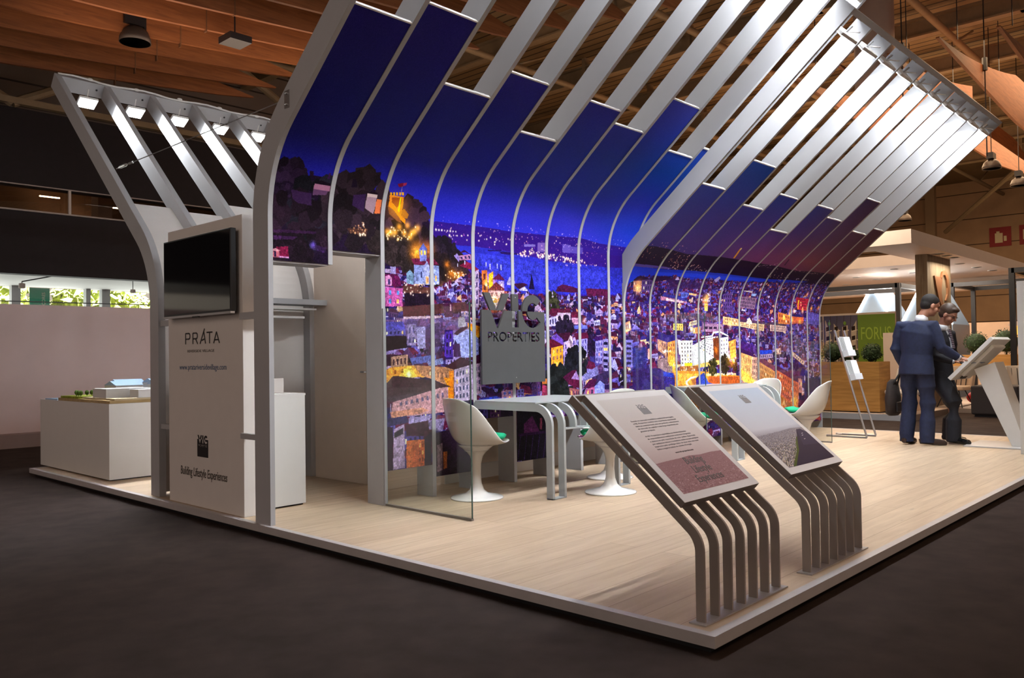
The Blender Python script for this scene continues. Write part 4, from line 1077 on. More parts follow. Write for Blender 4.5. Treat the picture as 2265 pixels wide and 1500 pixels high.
def lamp_unit(x, P, t, w, label, group, cable_side=-1, out=.0):
    """LED flood panel lying across a cell between two ribs, shining back down the ribs"""
    y, z = P.at(t, .05)
    root = thing('floodlight', label, 'floodlight', (x, y, z), 0, group)
    a = P.a
    d = Vector((0, -P.sg * math.sin(a), -math.cos(a)))      # down the slope
    nrm = Vector((0, -P.sg * math.cos(a), math.sin(a)))     # towards the back side
    aim = (d * .93 - nrm * .37).normalized() if P.sg > 0 else (d * .86 + nrm * .1).normalized()
    up = Vector((1, 0, 0)).cross(aim).normalized()
    def box3(u0, u1, v0, v1, n0, n1):
        q = lambda u, v, n: tuple(Vector((1, 0, 0)) * u + up * v + aim * n)
        return MB().hexa([q(u0, v0, n0), q(u1, v0, n0), q(u1, v1, n0), q(u0, v1, n0)], [q(u0, v0, n1), q(u1, v0, n1), q(u1, v1, n1), q(u0, v1, n1)])
    obj('housing', box3(-w / 2, w / 2, -.075, .075, -.03, 0), WHITE, root, bevel=.006)
    obj('led_panel', box3(-w / 2 + .01, w / 2 - .01, -.066, .066, .0005, .006), LEDM, root, label='glowing white LED panel')
    ld = Vector((0, -P.sg * .5, -.87)).normalized() if P.sg < 0 else Vector((0, -.70, -.71)).normalized()
    lo = area('lamp_light', tuple(ld * .03), (0, 0, 0), w * .9, .12, 10 if P.sg < 0 else 17, (.93, .97, 1.0))
    lo.parent = root; lo.rotation_euler = ld.to_track_quat('-Z', 'Y').to_euler(); lo.data.spread = rad(132 if P.sg < 0 else 140)
    obj('bracket', MB().tube([tuple(-aim * .02), tuple(-aim * .1)], .01, 6).add([], []), STEEL, root)
    p0 = -aim * .03; p2 = -aim * .11 + up * .10 * cable_side
    obj('lead', MB().tube([tuple(p0), tuple(p0 - aim * .03 + up * .03 * cable_side), tuple(p2)], .006, 6), CABLE, root)
    return root

def canopy(name, label, P, X, th, depth, tops, bots, cv, pm, xlims=None, ncell=None):
    root = thing(name, label, 'canopy', (0, 0, 0))
    for i, x in enumerate(X):
        t0 = 0.0
        if name == 'mural_canopy' and P is PL:
            if i == 1: t0 = 1.84
            if i >= 9: t0 = 2.35
        obj('rib', rib_mb(P, x, th, depth, t0), PAINT, root)
    x0, x1 = X[0], X[-1] + th
    y, z = P.at(P.T); yb, zb = P.at(P.T, depth)
    a = P.a; dv = (P.sg * math.sin(a), math.cos(a))
    e = .05
    A = [(y, z), (yb, zb)]; B_ = [(y + dv[0] * e, z + dv[1] * e), (yb + dv[0] * e, zb + dv[1] * e)]
    obj('end_board', MB().band(A, B_, lambda p, h: (h, p[0], p[1]), x0, x1), PAINT, root)
    for i in range(len(X) - 1):   # cable holes on the inner face
        t = P.T - .002; q = P.at(P.T - .003, depth * .55)
        xx = X[i + 1] - .07
        obj('cable_hole', MB().tube([(xx, q[0], q[1]), (xx, q[0] - dv[0] * .004, q[1] - dv[1] * .004)], .011, 10), BLACK, root)
    return root
topsL = [3.75, 3.92, 3.41, 3.66, 3.20, 3.65, 3.525, 3.93, 3.43, 3.57]
botsL = [1.84, 1.95, .262, .16, .60, .178, .55, .30, .235, 2.40]
topsR = [3.21, 3.61, 3.09, 3.335, 2.86, 3.335, 3.21, 3.62, 3.11, 3.235]
botsR = [.25, .15, .3, .12, .2, .16, .3, .2, .16, .105]
canL = canopy('mural_canopy', 'grey curved slatted canopy, left and nearer half, with the night city mural between its ribs', PL, XL, .037, .2, topsL, botsL, cvL, MURL)
canR = canopy('mural_canopy', 'grey curved slatted canopy, right and farther half, with the dusk city mural between its ribs', PR, XR, .03, .18, topsR, botsR, cvR, MURR)
for root, P, X, th, tops, bots, cv, pm in ((canL, PL, XL, .037, topsL, botsL, cvL, MURL), (canR, PR, XR, .03, topsR, botsR, cvR, MURR)):
    for i in range(10):
        xa, xb = X[i] + th, X[i + 1]
        if P is PL and i == 8:
            pan = obj('mural_panel', slab_mb(P, xa, 4.225, bots[i], 1.9, .008, .03), BACKW, root)
            print_panel('mural_print', P, xa, 4.225, bots[i], 1.9, cv, pm, pan)
            pan = obj('mural_panel', slab_mb(P, xa, xb, 1.9, tops[i], .008, .03), BACKW, root)
            print_panel('mural_print', P, xa, xb, 1.9, tops[i], cv, pm, pan)
        else:
            pan = obj('mural_panel', slab_mb(P, xa, xb, bots[i], tops[i], .008, .03), BACKW, root)
            print_panel('mural_print', P, xa, xb, bots[i], tops[i], cv, pm, pan)
        y, z = P.at(tops[i], .0); yb, zb = P.at(tops[i], .03); y2, z2 = P.at(tops[i] + .01, 0); yb2, zb2 = P.at(tops[i] + .01, .03)
        obj('edge_strip', MB().band([(y, z), (yb, zb)], [(y2, z2), (yb2, zb2)], lambda p, h: (h, p[0], p[1]), xa, xb), WHITE, pan)
# soffits over the passage behind the first two strips
obj('soffit', MB().box(XL[0] + .037, XL[1], 3.442, 3.63, 1.83, 1.845), PAINT, canL)
obj('soffit', MB().box(XL[1] + .037, XL[2], 3.442, 3.63, 1.94, 1.955), PAINT, canL)
for k in range(10):
    lamp_unit((XL[k] + XL[k + 1]) / 2 + .018, PL, PL.T - .22, .36, 'LED floodlight at the tip of the nearer mural canopy, out of view above', 'floodlights of the nearer mural canopy')
for k in range(10):
    lamp_unit((XR[k] + XR[k + 1]) / 2 + .015, PR, PR.T - .17, .34, 'thin glowing LED floodlight between the ribs at the upper right canopy tip', 'floodlights of the farther mural canopy')
# rear canopy
XB = [.074 + .497 * i for i in range(10)]
canB = canopy('rear_canopy', 'grey curved slatted canopy at the left rear leaning away, with white infill panels', PB, XB, .06, .16, None, None, None, None)
tb = [2.83, 2.79, 3.02, 2.75, 2.95, 2.7, 2.85, 2.9, 2.75]
for i in range(9): obj('infill_panel', slab_mb(PB, XB[i] + .06, XB[i + 1], .02, tb[i] + .02, .03, .05), PANELW, canB)
for i in range(9):
    lamp_unit((XB[i] + XB[i + 1]) / 2 + .03 - .02, PB, PB.T - .30, .19, 'dazzling LED floodlight at the tip of the left rear canopy, cell %s' % '', 'floodlights of the rear canopy')
for i, nm in enumerate(['first from the left', 'second from the left', 'third from the left', 'fourth from the left', 'fifth, next to the big curved post']):
    pass
fl = [o for o in bpy.data.objects if o.name.startswith('floodlight') and o.get('group') == 'floodlights of the rear canopy']
for o, nm in zip(sorted(fl, key=lambda q: q.location.x), ['leftmost', 'second from the left', 'middle', 'fourth from the left', 'rightmost visible']):
    o['label'] = 'dazzling white LED floodlight under the left rear canopy tip, %s of five' % nm
for o in sorted(fl, key=lambda q: q.location.x)[5:]: o['label'] = 'LED floodlight of the left rear canopy hidden behind the mural'
ordn = ['uppermost', 'second from the top', 'third from the top', 'fourth from the top', 'fifth from the top', 'fifth from the bottom right', 'fourth from the bottom right', 'third from the bottom right', 'second from the bottom right', 'lowest, at the right corner']
fr_ = sorted([o for o in bpy.data.objects if o.name.startswith('floodlight') and o.get('group') == 'floodlights of the farther mural canopy'], key=lambda q: q.location.x)
for o, nm in zip(fr_, ordn): o['label'] = 'thin glowing floodlight at the upper right canopy tip, ' + nm
# supply cable clipped along the rear canopy's end board
pts = []
yb, zb = PB.at(PB.T + .02, .16)
for i in range(31):
    x = .1 + i * .15; pts.append((x, yb - .01, zb + .012 + .012 * math.sin(i * 1.3)))
cab = tag(obj('supply_cable', MB().tube(pts, .011, 8), CABLE, None, True), 'white supply cable clipped along the top edge of the left rear canopy', 'cable')
for i in range(5): obj('connector', MB().ball((.42 + i * .497, yb - .012, zb + .018), .032, .018, .018), CABLE, cab)
# wire with turnbuckle between the two frames
w = thing('tension_wire', 'thin steel wire with a turnbuckle stretched between the rear canopy and the big curved post', 'wire', (.05, 6.06, 2.91))
obj('wire', MB().tube([(0, 0, 0), (0, -2.86, 0)], .0045, 6), STEEL, w)
obj('turnbuckle', MB().tube([(0, -.05, 0), (0, -.09, 0), (0, -.2, 0), (0, -.24, 0)], [.006, .014, .014, .006], 8).tube([(0, -.28, 0), (0, -.36, 0)], .011, 6), STEEL, w)
obj('anchor_plate', MB().box(-.02, -.014, -2.92, -2.86, -.07, .05).ball((-.024, -2.89, .03), .009).ball((-.024, -2.89, -.045), .009), STEEL, w)
# horizontal rails tying the frames and the info wall
for z0, z1, n in ((1.44, 1.49, 'upper'), (.575, .615, 'lower')):
    tag(obj('tie_rail', MB().box(.09, .13, 5.058, 5.26, z0, z1), PAINT), '%s short grey rail between the rear post and the info wall' % n, 'rail')
    tag(obj('tie_rail', MB().box(.045, .085, 3.635, 3.853, z0, z1), PAINT), '%s short grey rail between the info wall and the big curved post' % n, 'rail')

# ------------------------------------------------------------------ logo builder
def arc(cx, cz, rx, rz, a0, a1, n=20): return [(cx + rx * math.cos(rad(a0 + (a1 - a0) * i / n)), cz + rz * math.sin(rad(a0 + (a1 - a0) * i / n))) for i in range(n + 1)]
def logo_mesh(depth=.02, words=True):
    """plate .828 x .648 with the three letters half above it and half cut into it; origin: plate bottom left"""
    zs = .648
    ex = lambda p, h: (p[0], p[1], h)
    Cx, Cz, ro, ri = .665, .65, .152, .078
    oc = arc(Cx, Cz, ro * .95, ro, 42, 318, 40); ic = arc(Cx, Cz, ri * .95, ri, 42, 318, 40)
    top = MB()
    top.extr([(.024, .80), (.105, .80), (.186, zs), (.108, zs)], ex, 0, depth)
    top.extr([(.270, zs), (.352, .80), (.271, .80), (.192, zs)], ex, 0, depth)
    top.extr([(.386, zs), (.47, zs), (.47, .80), (.386, .80)], ex, 0, depth)
    up = [i for i in range(41) if oc[i][1] >= zs and ic[i][1] >= zs - .02]
    A = [oc[i] for i in up]; B_ = [(ic[i][0], max(ic[i][1], zs)) for i in up]
    top.band(A, B_, ex, 0, depth)
    lowc = [i for i in range(41) if oc[i][1] < zs + .012]
    cut = MB(); d0, d1 = -.05, depth + .05
    cut.extr([(.108, zs + .02), (.108, zs), (.186, .50), (.206, .50), (.290, zs), (.290, zs + .02)][1:5], ex, d0, d1)
    plate = MB().extr([(0, 0), (.828, 0), (.828, zs), (0, zs)], ex, 0, depth).mesh('plate')
    # lower V: full triangle cut from the split line down to the apex
    cut = MB().extr([(.106, zs + .01), (.19, .492), (.206, .492), (.292, zs + .01)], ex, d0, d1)
    cut2 = MB().extr([(.386, .50), (.47, .50), (.47, zs + .01), (.386, zs + .01)], ex, d0, d1)
    lc = [i for i in range(41) if oc[i][1] <= zs + .005 or i >= 20]
    cut3 = MB().band([(oc[i][0], min(oc[i][1], zs + .01)) for i in lc], [(ic[i][0], min(ic[i][1], zs + .01)) for i in lc], ex, d0, d1)
    for c in (cut, cut2, cut3): plate = boolean(plate, c.mesh('cut'))
    if words:
        tm = text_mesh('PROPERTIES', .118, xs=.93, extr=.03, off=.0022)
        mnx = min(v.co.x for v in tm.vertices); mxx = max(v.co.x for v in tm.vertices)
        for v in tm.vertices: v.co.x = (v.co.x - (mnx + mxx) / 2) * .68 / (mxx - mnx) + .414
        for v in tm.vertices: v.co.y += .375
        plate = boolean(plate, tm)
    bm = bmesh.new(); bm.from_mesh(plate); bm.from_mesh(top.mesh('t')); me = bpy.data.meshes.new('logo'); bm.to_mesh(me); bm.free()
    return me
LOGO = logo_mesh()
def logo(name, origin, xd, up, width, m, parent=None, depth_scale=1.0):
    me = LOGO.copy(); s = width / .828
    me.transform(Matrix.Diagonal((s, s, s * depth_scale, 1))); place(me, frame(origin, xd, up)); return link(name, me, m, parent)
sgn = thing('logo_sign', 'large dark grey cut-out VIC PROPERTIES sign standing off the city mural', 'sign', (2.041, 3.36, .901))
GREY = mat('sign_grey', (.06, .061, .064), .5, noise=.05)
logo('sign_plate', (0, 0.02, 0), (1, 0, 0), (0, 0, 1), .828, GREY, sgn)
for x, z in ((.43, .77), (.43, .05)):
    obj('standoff', MB().tube([(x, -.002, z), (x, .07, z)], .005, 10), STEEL, sgn)

# ------------------------------------------------------------------ info wall with television
iw = thing('info_wall', 'tall white free-standing info wall with lettering and a black emblem', 'partition', (.07, 3.85, 0))
obj('panel', MB().box(0, .10, 0, 1.212, 0, 2.215), PANELW, iw, bevel=.002)
TXT = mat('lettering_dark', (.045, .042, .042), .5); TXTB = mat('lettering_blue', (.10, .15, .26), .5); BRN = mat('lettering_grey', (.10, .085, .075), .5)
def wall_text(name, s, size, yc, z, width, m, shear=0.0, off=0.0, parent=iw):
    me = text_mesh(s, size, shear=shear, extr=.0008, off=off)
    a = min(v.co.x for v in me.vertices); b = max(v.co.x for v in me.vertices)
    for v in me.vertices: v.co.x = (v.co.x - (a + b) / 2) * width / (b - a)
    # local frame of the info wall: reading direction is -y, face looks along -x
    return link(name, place(me, frame((-.001, yc - 3.85, z), (0, -1, 0), (0, 0, 1))), m, parent)
# PRATA with its slanted A drawn as strokes
def stroke(mb, pts, w, fn):
    for i in range(len(pts) - 1):
        (xa, za), (xb, zb) = pts[i], pts[i + 1]; L_ = math.hypot(xb - xa, zb - za) or 1; nx, nz = -(zb - za) / L_ * w / 2, (xb - xa) / L_ * w / 2
        mb.extr([(xa + nx, za + nz), (xb + nx, zb + nz), (xb - nx, zb - nz), (xa - nx, za - nz)], fn, 0, .002)
mbp = MB(); fn = lambda p, h: (-.0015 - h, -p[0], p[1]); X0 = -(4.752 - 3.85); Zb = 1.278; Hh = .086
def sh(pts, ox): return [(X0 + ox + x, Zb + z * Hh) for x, z in pts]
for ox, g in ((0, [[(0, 0), (0, 1), (.06, 1), (.075, .9), (.075, .6), (.06, .48), (0, .48)]]), (.125, [[(0, 0), (0, 1), (.06, 1), (.075, .9), (.075, .6), (.06, .48), (0, .48)], [(.045, .48), (.08, 0)]]),
              (.245, [[(0, 0), (.075, 1.35)], [(.062, 1.1), (.09, 0)], [(.03, .3), (.075, .42)]]), (.355, [[(0, 1), (.09, 1)], [(.045, 1), (.045, 0)]]), (.465, [[(0, 0), (.045, 1), (.09, 0)], [(.016, .3), (.074, .3)]])):
    for q in g: stroke(mbp, sh(q, ox), .011, fn)
obj('prata_lettering', mbp, TXT, iw)
wall_text('subtitle_lettering', 'RIVERSIDE VILLAGE', .03, 4.50, 1.212, .44, BRN)
wall_text('web_address', 'www.pratariversidevillage.com', .062, 4.48, 1.075, .77, TXTB)
logo('emblem', (-.002, 4.565 - 3.85, .394), (0, -1, 0), (0, 0, 1), .175, BLACK, iw, .2)
wall_text('slogan', 'Building Lifestyle Experiences', .095, 4.476, .235, .76, BRN, .12, .0012)
tv = thing('television', 'large black flat television mounted on the white info wall', 'television', (.0, 3.89, 1.5))
obj('bezel', MB().box(.0, .045, 0, 1.10, 0, .615), BLACK, tv, bevel=.004)
obj('screen', MB().box(-.002, .0, .012, 1.088, .02, .603), mat('tv_glass', (.006, .006, .008), .06, spec=.8), tv)
obj('lower_lip', MB().box(-.004, .03, .0, 1.10, -.012, .004), STEEL, tv)
obj('wall_mount', MB().box(.045, .07, .35, .75, .1, .5), DARKG, tv)
obj('sensor_logo', MB().box(-.004, .01, .5, .6, -.02, -.010), BLACK, tv)

# counter, storage walls, shelf, plinth with model
ct = thing('counter', 'white box counter behind the big curved post', 'counter', (.176, 3.98, 0))
obj('body', MB().box(0.005, .495, 0, .92, .012, .86), WHITE, ct); obj('top', MB().box(0, .5, -.002, .925, .86, .877), WHITE, ct); obj('plinth', MB().box(.02, .48, .02, .9, 0, .012), BLACK, ct)
tag(obj('card_box', MB().box(.35, .60, 4.17, 4.4, .877, .995), PANELW, None, False, .002), 'small beige box standing on the white counter', 'box')
st = thing('storage_room', 'beige storage cubicle wall with a flush door behind the mural', 'partition', (1.585, 3.86, 0))
obj('side_wall', MB().box(0, .06, .54, 1.36, 0, 2.6), BEIGE, st)
obj('front_wall', MB().box(.45, 7.6, 0, .05, 0, 2.45), BEIGE, st)
obj('baseboard', MB().box(.45, 7.6, -.012, 0, 0, .14), WHITE, st)
obj('door_edge', MB().box(0, .05, .50, .535, .0, 1.93), WHITE, st)
obj('door_handle', MB().tube([(0, .52, 1.02), (-.035, .52, 1.02), (-.035, .57, 1.02)], .009, 8), STEEL, st)
sf = thing('shelf_unit', 'grey wall shelf with white boards behind the passage', 'shelf', (0, 0, 0))
obj('shelf_board', MB().box(.6, 1.62, 5.0, 5.235, 1.655, 1.705), PAINT, sf); obj('shelf_board', MB().box(.6, 1.5, 5.05, 5.235, 1.61, 1.625), WHITE, sf); obj('shelf_board', MB().box(.6, 1.4, 5.1, 5.235, 1.53, 1.55), WHITE, sf)
pl = thing('model_plinth', 'large white plinth carrying the architectural model at the left', 'plinth', (.165, 6.56, 0))
obj('body', MB().box(0, 1.5, 0, 1.93, .012, .74), WHITE, pl); obj('shadow_gap', MB().box(.02, 1.48, .02, 1.91, 0, .012), BLACK, pl)
am = thing('architectural_model', 'architectural site model with pale-blue-roofed blocks and tiny trees on the white plinth', 'model', (.165, 6.56, .741))
MW = mat('model_white', (.72, .72, .73), .5); MR = mat('model_roof', 0x9cb8d8, .4); MG = mat('model_grass', 0x8c9430, .9, noise=.3, nscale=30)
obj('base_board', MB().box(.01, 1.48, .01, 1.4, 0, .028), woodmat('model_base', 0x9c8458, 0xb89c6c, 0x8c7444, 'X', planks=False), am)
obj('terrace', MB().box(.06, 1.4, .02, 1.1, .028, .045), mat('model_terrace', 0xc0b090, .7), am)
obj('lawn', MB().box(.02, .3, .85, 1.35, .0285, .05), MG, am)
obj('water', MB().box(.01, .5, 1.42, 1.8, 0, .012), MR, am)
def gable(mb, x0, x1, y0, y1, z, h): mb.add([(x0, y0, z), (x1, y0, z), (x1, y1, z), (x0, y1, z), (x0, (y0 + y1) / 2, z + h), (x1, (y0 + y1) / 2, z + h)], [(0, 1, 5, 4), (2, 3, 4, 5), (0, 4, 3), (1, 2, 5), (3, 2, 1, 0)])
for x0, x1, y0, y1, h, g in [(.08, .52, .28, .62, .085, 0), (.3, .75, .05, .26, .075, 0), (.34, .62, .7, 1.0, .11, 1), (.6, .95, .3, .55, .12, 1), (.7, 1.0, .62, .9, .13, 1), (.9, 1.3, .05, .27, .12, 1), (1.05, 1.35, .35, .6, .14, 1), (.5, .8, 1.05, 1.3, .12, 1), (1.1, 1.4, .7, 1.0, .15, 1)]:
    b = obj('model_block', MB().box(x0, x1, y0, y1, .045, .045 + h), MW, am)
    if g:
        mb = MB(); gable(mb, x0 - .005, x1 + .005, y0 - .005, y1 + .005, .045 + h, .045); obj('model_roof', mb, MR, b)
    else: obj('model_roof', MB().box(x0 - .004, x1 + .004, y0 - .004, y1 + .004, .045 + h, .051 + h), MW, b)
rt = random.Random(8)
for i in range(12):
    x, y = (.05 + rt.random() * .24, .85 + rt.random() * .3) if i < 9 else (.5 + rt.random() * .1, .15 - rt.random() * .1)
    tr = obj('model_tree', MB().ball((x, y, .085), .022, .022, .026, 8, 5), mat('model_green', 0x4c6420, .9, noise=.4, nscale=60), am)
    obj('model_trunk', MB().tube([(x, y, .045), (x, y, .07)], .003, 5), DARKG, tr)

# ------------------------------------------------------------------ glass screens
GL = glassmat('screen_glass', (.90, .93, .91))
def glass_screen(x, label):
    t = thing('glass_screen', label, 'glass screen', (x, 2.46, 0), 0, None)
    obj('pane', MB().box(0, .010, .004, .965, .012, 1.53), GL, t)
    obj('pane_edge', MB().box(-.0005, .0105, 0, .004, .012, 1.53), mat('glass_edge', (.05, .09, .08), .2), t)
    obj('floor_channel', MB().box(-.006, .016, 0, .965, 0, .016), mat('channel', (.25, .23, .22), .35, metal=.5), t)
    obj('wall_channel', MB().box(-.008, .018, .955, .968, 0, 1.53), PAINT, t)
glass_screen(1.024, 'clear glass screen beside the passage, nearest to the big curved post')
glass_screen(4.26 - .035, 'clear glass screen between the two desks, middle of the three')
glass_screen(7.262, 'clear glass screen at the far end near the brochure stand')

# ------------------------------------------------------------------ desks with curved slatted fronts
def desk(x0, label):
    t = thing('desk', label, 'table', (x0, 2.55, 0), 0, None)
    n = 8; sp = .1475; W_ = sp * (n - 1) + .025
    def rp(off, t0z, full):   # outer line of rib from wall to the floor, offset inwards
        r_ = .17; pts = [(.87, .755 - off), (r_, .755 - off)]
        for i in range(1, 9):
            a = rad(90 * i / 9); pts.append((r_ - (r_ - off) * math.sin(a), .755 - r_ + (r_ - off) * math.cos(a)))
        pts.append((off, .755 - r_)); pts.append((off, t0z)); return pts
    for i in range(n):
        full = i in (0, 1, n - 2, n - 1); zb = 0.0 if full else .555
        x = i * sp
        obj('curved_rib', MB().band(rp(0, zb, 1), rp(.062, zb, 1), lambda p, h: (x + h, p[0], p[1]), 0, .025), PAINT_T, t)
    obj('desk_top', MB().box(.0, W_, .17, .868, .7555, .768), PAINT_T, t, bevel=.002)
    obj('cross_bar', MB().box(sp + .02, (n - 2) * sp, .0, .062, .545, .558), PAINT_T, t)
    for a in (0, n - 2): obj('foot_plate', MB().box(a * sp, a * sp + sp + .025, 0, .062, 0, .008), PAINT_T, t)
desk(2.0, 'pale grey desk with curved slatted front under the logo sign')
desk(5.0, 'pale grey desk with curved slatted front in front of the farther mural half')

# ------------------------------------------------------------------ tulip chairs
SHELL = mat('chair_shell', (.84, .83, .79), .16, noise=.01, coat=.6); CUSH = mat('green_cushion', 0x00a070, .85, noise=.06, nscale=40, bump=.2, bscale=200)
def chair_meshes():
    cl = [(.285, .452), (.262, .464), (.20, .450), (.10, .430), (.0, .420), (-.09, .426), (-.15, .450), (-.19, .50), (-.214, .57), (-.232, .65), (-.248, .73), (-.262, .79), (-.272, .818)]
    rm = [(.28, .455), (.245, .470), (.185, .462), (.125, .455), (.095, .456), (.06, .474), (.015, .525), (-.05, .606), (-.09, .66), (-.13, .71), (-.17, .756), (-.205, .795), (-.24, .822)]
    hw = [.10, .155, .20, .228, .240, .243, .240, .234, .224, .210, .192, .162, .115]
    vs = []; NU = 16; B0 = 1.3
    for i in range(13):
        for j in range(NU + 1):
            u = -1 + 2 * j / NU; la = math.sin(B0 * u) / math.sin(B0); li = (1 - math.cos(B0 * u)) / (1 - math.cos(B0))
            fr = -.03 * u * u if i < 2 else 0; dz = -.02 * u * u if i > 10 else 0
            vs.append((cl[i][0] + (rm[i][0] - cl[i][0]) * li + fr, la * hw[i], cl[i][1] + (rm[i][1] - cl[i][1]) * li + dz))
    fs = [(i * (NU + 1) + j, i * (NU + 1) + j + 1, (i + 1) * (NU + 1) + j + 1, (i + 1) * (NU + 1) + j) for i in range(12) for j in range(NU)]
    me = bpy.data.meshes.new('seat_shell'); me.from_pydata(vs, [], fs)
    o = bpy.data.objects.new('t', me); COL.objects.link(o)
    s = o.modifiers.new('s', 'SOLIDIFY'); s.thickness = .012; s.offset = 0
    ss = o.modifiers.new('ss', 'SUBSURF'); ss.levels = 2; ss.render_levels = 2
    shell = evaluated(o); bpy.data.objects.remove(o)
    mb = MB(); vs = []
    for (sx, zz) in ((.0, 0), (.6, .0), (.92, .006), (1.0, .018), (.92, .032), (.6, .04), (0, .042)):
        for k in range(24):
            a = 2 * math.pi * k / 24; px = .185 * sx * math.cos(a) + .055; py = .19 * sx * math.sin(a) * (1 + .3 * math.cos(a))
            vs.append((px, py, .456 + zz + (.022 if px > .15 else 0) * (abs(px) / .2) + 0.7 * py * py * (1.2 if px < .05 else .6)))
    fs = [(i * 24 + k, i * 24 + (k + 1) % 24, (i + 1) * 24 + (k + 1) % 24, (i + 1) * 24 + k) for i in range(6) for k in range(24)]
    cush = MB().add(vs, fs).mesh('cushion')
    ped = MB().lathe([(.215, 0), (.216, .006), (.205, .012), (.15, .022), (.09, .040), (.058, .070), (.040, .12), (.034, .20), (.038, .28), (.055, .34), (.085, .375), (.10, .385), (.02, .386)], 40).mesh('pedestal')
    neck = MB().lathe([(.098, .386), (.105, .392), (.13, .412), (.15, .43), (.02, .431)], 40).mesh('collar')
    return shell, cush, ped, neck
CH = chair_meshes()
def chair(x, y, deg, label, cush=True):
    t = thing('tulip_chair', label, 'chair', (x, y, 0), rad(deg), 'white pedestal chairs at the desks')
    s = link('seat_shell', CH[0].copy() if False else CH[0], None, t, True); 
    if not CH[0].materials: CH[0].materials.append(SHELL)
    c = link('cushion', CH[1], None, t, True)
    if not CH[1].materials: CH[1].materials.append(CUSH)
    p = link('pedestal', CH[2], None, t, True)
    if not CH[2].materials: CH[2].materials.append(SHELL)
    k = link('collar', CH[3], None, t, True)
    if not CH[3].materials: CH[3].materials.append(SHELL)
chair(1.72, 3.12, -4, 'white pedestal chair with green cushion at the left end of the nearer desk')
chair(2.60, 2.43, 82, 'white pedestal chair with green cushion in front of the nearer desk, behind the pink board')
chair(3.27, 2.93, 178, 'white pedestal chair at the right end of the nearer desk, mostly hidden')
chair(4.78, 2.90, -50, 'white pedestal chair with green cushion seen between the two display boards')
chair(6.05, 2.25, 100, 'white pedestal chair seen from behind right of the farther desk')
chair(6.55, 3.05, 178, 'white pedestal chair whose back top shows above the farther desk')

# ------------------------------------------------------------------ lectern displays
def lectern(x0, label):
    t = thing('display_stand', label, 'display stand', (x0, .11, 0), 0, None)
    P = Prof(.0, .30, .14, 1, .84); n = 7; sp = .117; th = .012
    for i in range(n):
        x = i * sp; ts = clean(P.ts(0.006, P.T) + [.006, P.T], .006, P.T)
        obj('curved_leg', MB().band([P.at(q) for q in ts], [P.at(q, -.042) for q in ts], lambda p, h: (x + h, p[0], p[1]), 0, th), TAUPE, t)
    y, z = P.at(P.T); yb, zb = P.at(P.T, -.042); y2, z2 = P.at(P.T + .01); yb2, zb2 = P.at(P.T + .01, -.042)
    obj('top_bar', MB().band([(y, z), (yb, zb)], [(y2, z2), (yb2, zb2)], lambda p, h: (h, p[0], p[1]), 0, sp * 6 + th), TAUPE, t)
    obj('foot_plate', MB().box(-.03, sp * 6 + .05, -.02, .06, 0, .006), mat('foot_steel', (.42, .41, .41), .4, metal=.3), t)
    # board lying on the legs
    a = P.a; up = Vector((0, math.sin(a), math.cos(a))); nrm = Vector((0, -math.cos(a), math.sin(a)))
    y, z = P.at(P.T - .742); o = Vector((.022, y, z)) + nrm * .004
    M = frame(o, (1, 0, 0), up)
    me = MB().box(0, .692, 0, .705, 0, .032).mesh('board'); bd = link('board', place(me, M), mat('board_edge', (.20, .17, .16), .5), t)
    me = MB().box(0, .692, 0, .705, .032, .034).mesh('board_face'); link('board_face', place(me, M), mat('board_white', (.74, .70, .71), .4), bd)
    return t, bd, M
def board_print(cv, M, bd, name):
    im = cv.image(name); x0, x1, y0, y1 = .045, .647, .042, .663
    vs = [tuple(M @ Vector(p)) for p in ((x0, y0, .0346), (x1, y0, .0346), (x1, y1, .0346), (x0, y1, .0346))]
    me = bpy.data.meshes.new('printed_picture'); me.from_pydata(vs, [], [(0, 1, 2, 3)]); u = me.uv_layers.new(name='UVMap')
    for lp, c in zip(me.loops, ((0, 0), (1, 0), (1, 1), (0, 1))): u.data[lp.index].uv = c
    return link('printed_picture', me, printmat(name, im, .35), bd)
def btext(bd, M, s, size, x, y, width, m, shear=0., name='lettering', align='CENTER', off=0.):
    me = text_mesh(s, size, extr=.0004, shear=shear, align=align, off=off)
    a = min(v.co.x for v in me.vertices); b = max(v.co.x for v in me.vertices); k = width / (b - a)
    for v in me.vertices:
        v.co.x = (v.co.x - ((a + b) / 2 if align == 'CENTER' else a)) * k
    return link(name, place(me, M @ Matrix.Translation((x, y, .0352))), m, bd)
t1, b1, M1 = lectern(.115, 'nearer lectern display on curved slatted legs with a pink printed board')
t2, b2, M2 = lectern(1.172, 'farther lectern display on curved slatted legs with a pale blue aerial photo board')
rn = random.Random(2)
cv = Canvas(0, .602, 0, .645, 900); cv.rng = rn
gradient(cv, [(0, [(0, 0xb89498), (1, 0xb89498)]), (.2, [(0, 0xc8b0b0), (.6, 0xc8b0b0)]), (.35, [(0, 0xdacbc9), (.6, 0xdacbc9)]), (.645, [(0, 0xd8d0ce), (.6, 0xd4cccc)])])
cv.poly(0x9c7478, [(0, 0), (.602, 0), (.602, .205), (.5, .208), (.4, .203), (.3, .209), (.22, .203), (.1, .2), (0, .195)])
for i in range(1500):
    x, y = rn.random() * .602, rn.random() * .2; s = .003 + (.2 - y) * .03
    cv.poly(rn.choice([0x8c6068, 0xac8488, 0xb89498, 0xc8a8a8, 0x7c545c, 0xa07880]), [(x, y), (x + s * (1 + rn.random()), y + s * .2), (x + s, y + s * rn.random()), (x, y + s * .6)], .7)
board_print(cv, M1, b1, 'pink_print')
cv = Canvas(0, .602, 0, .645, 900); cv.rng = rn
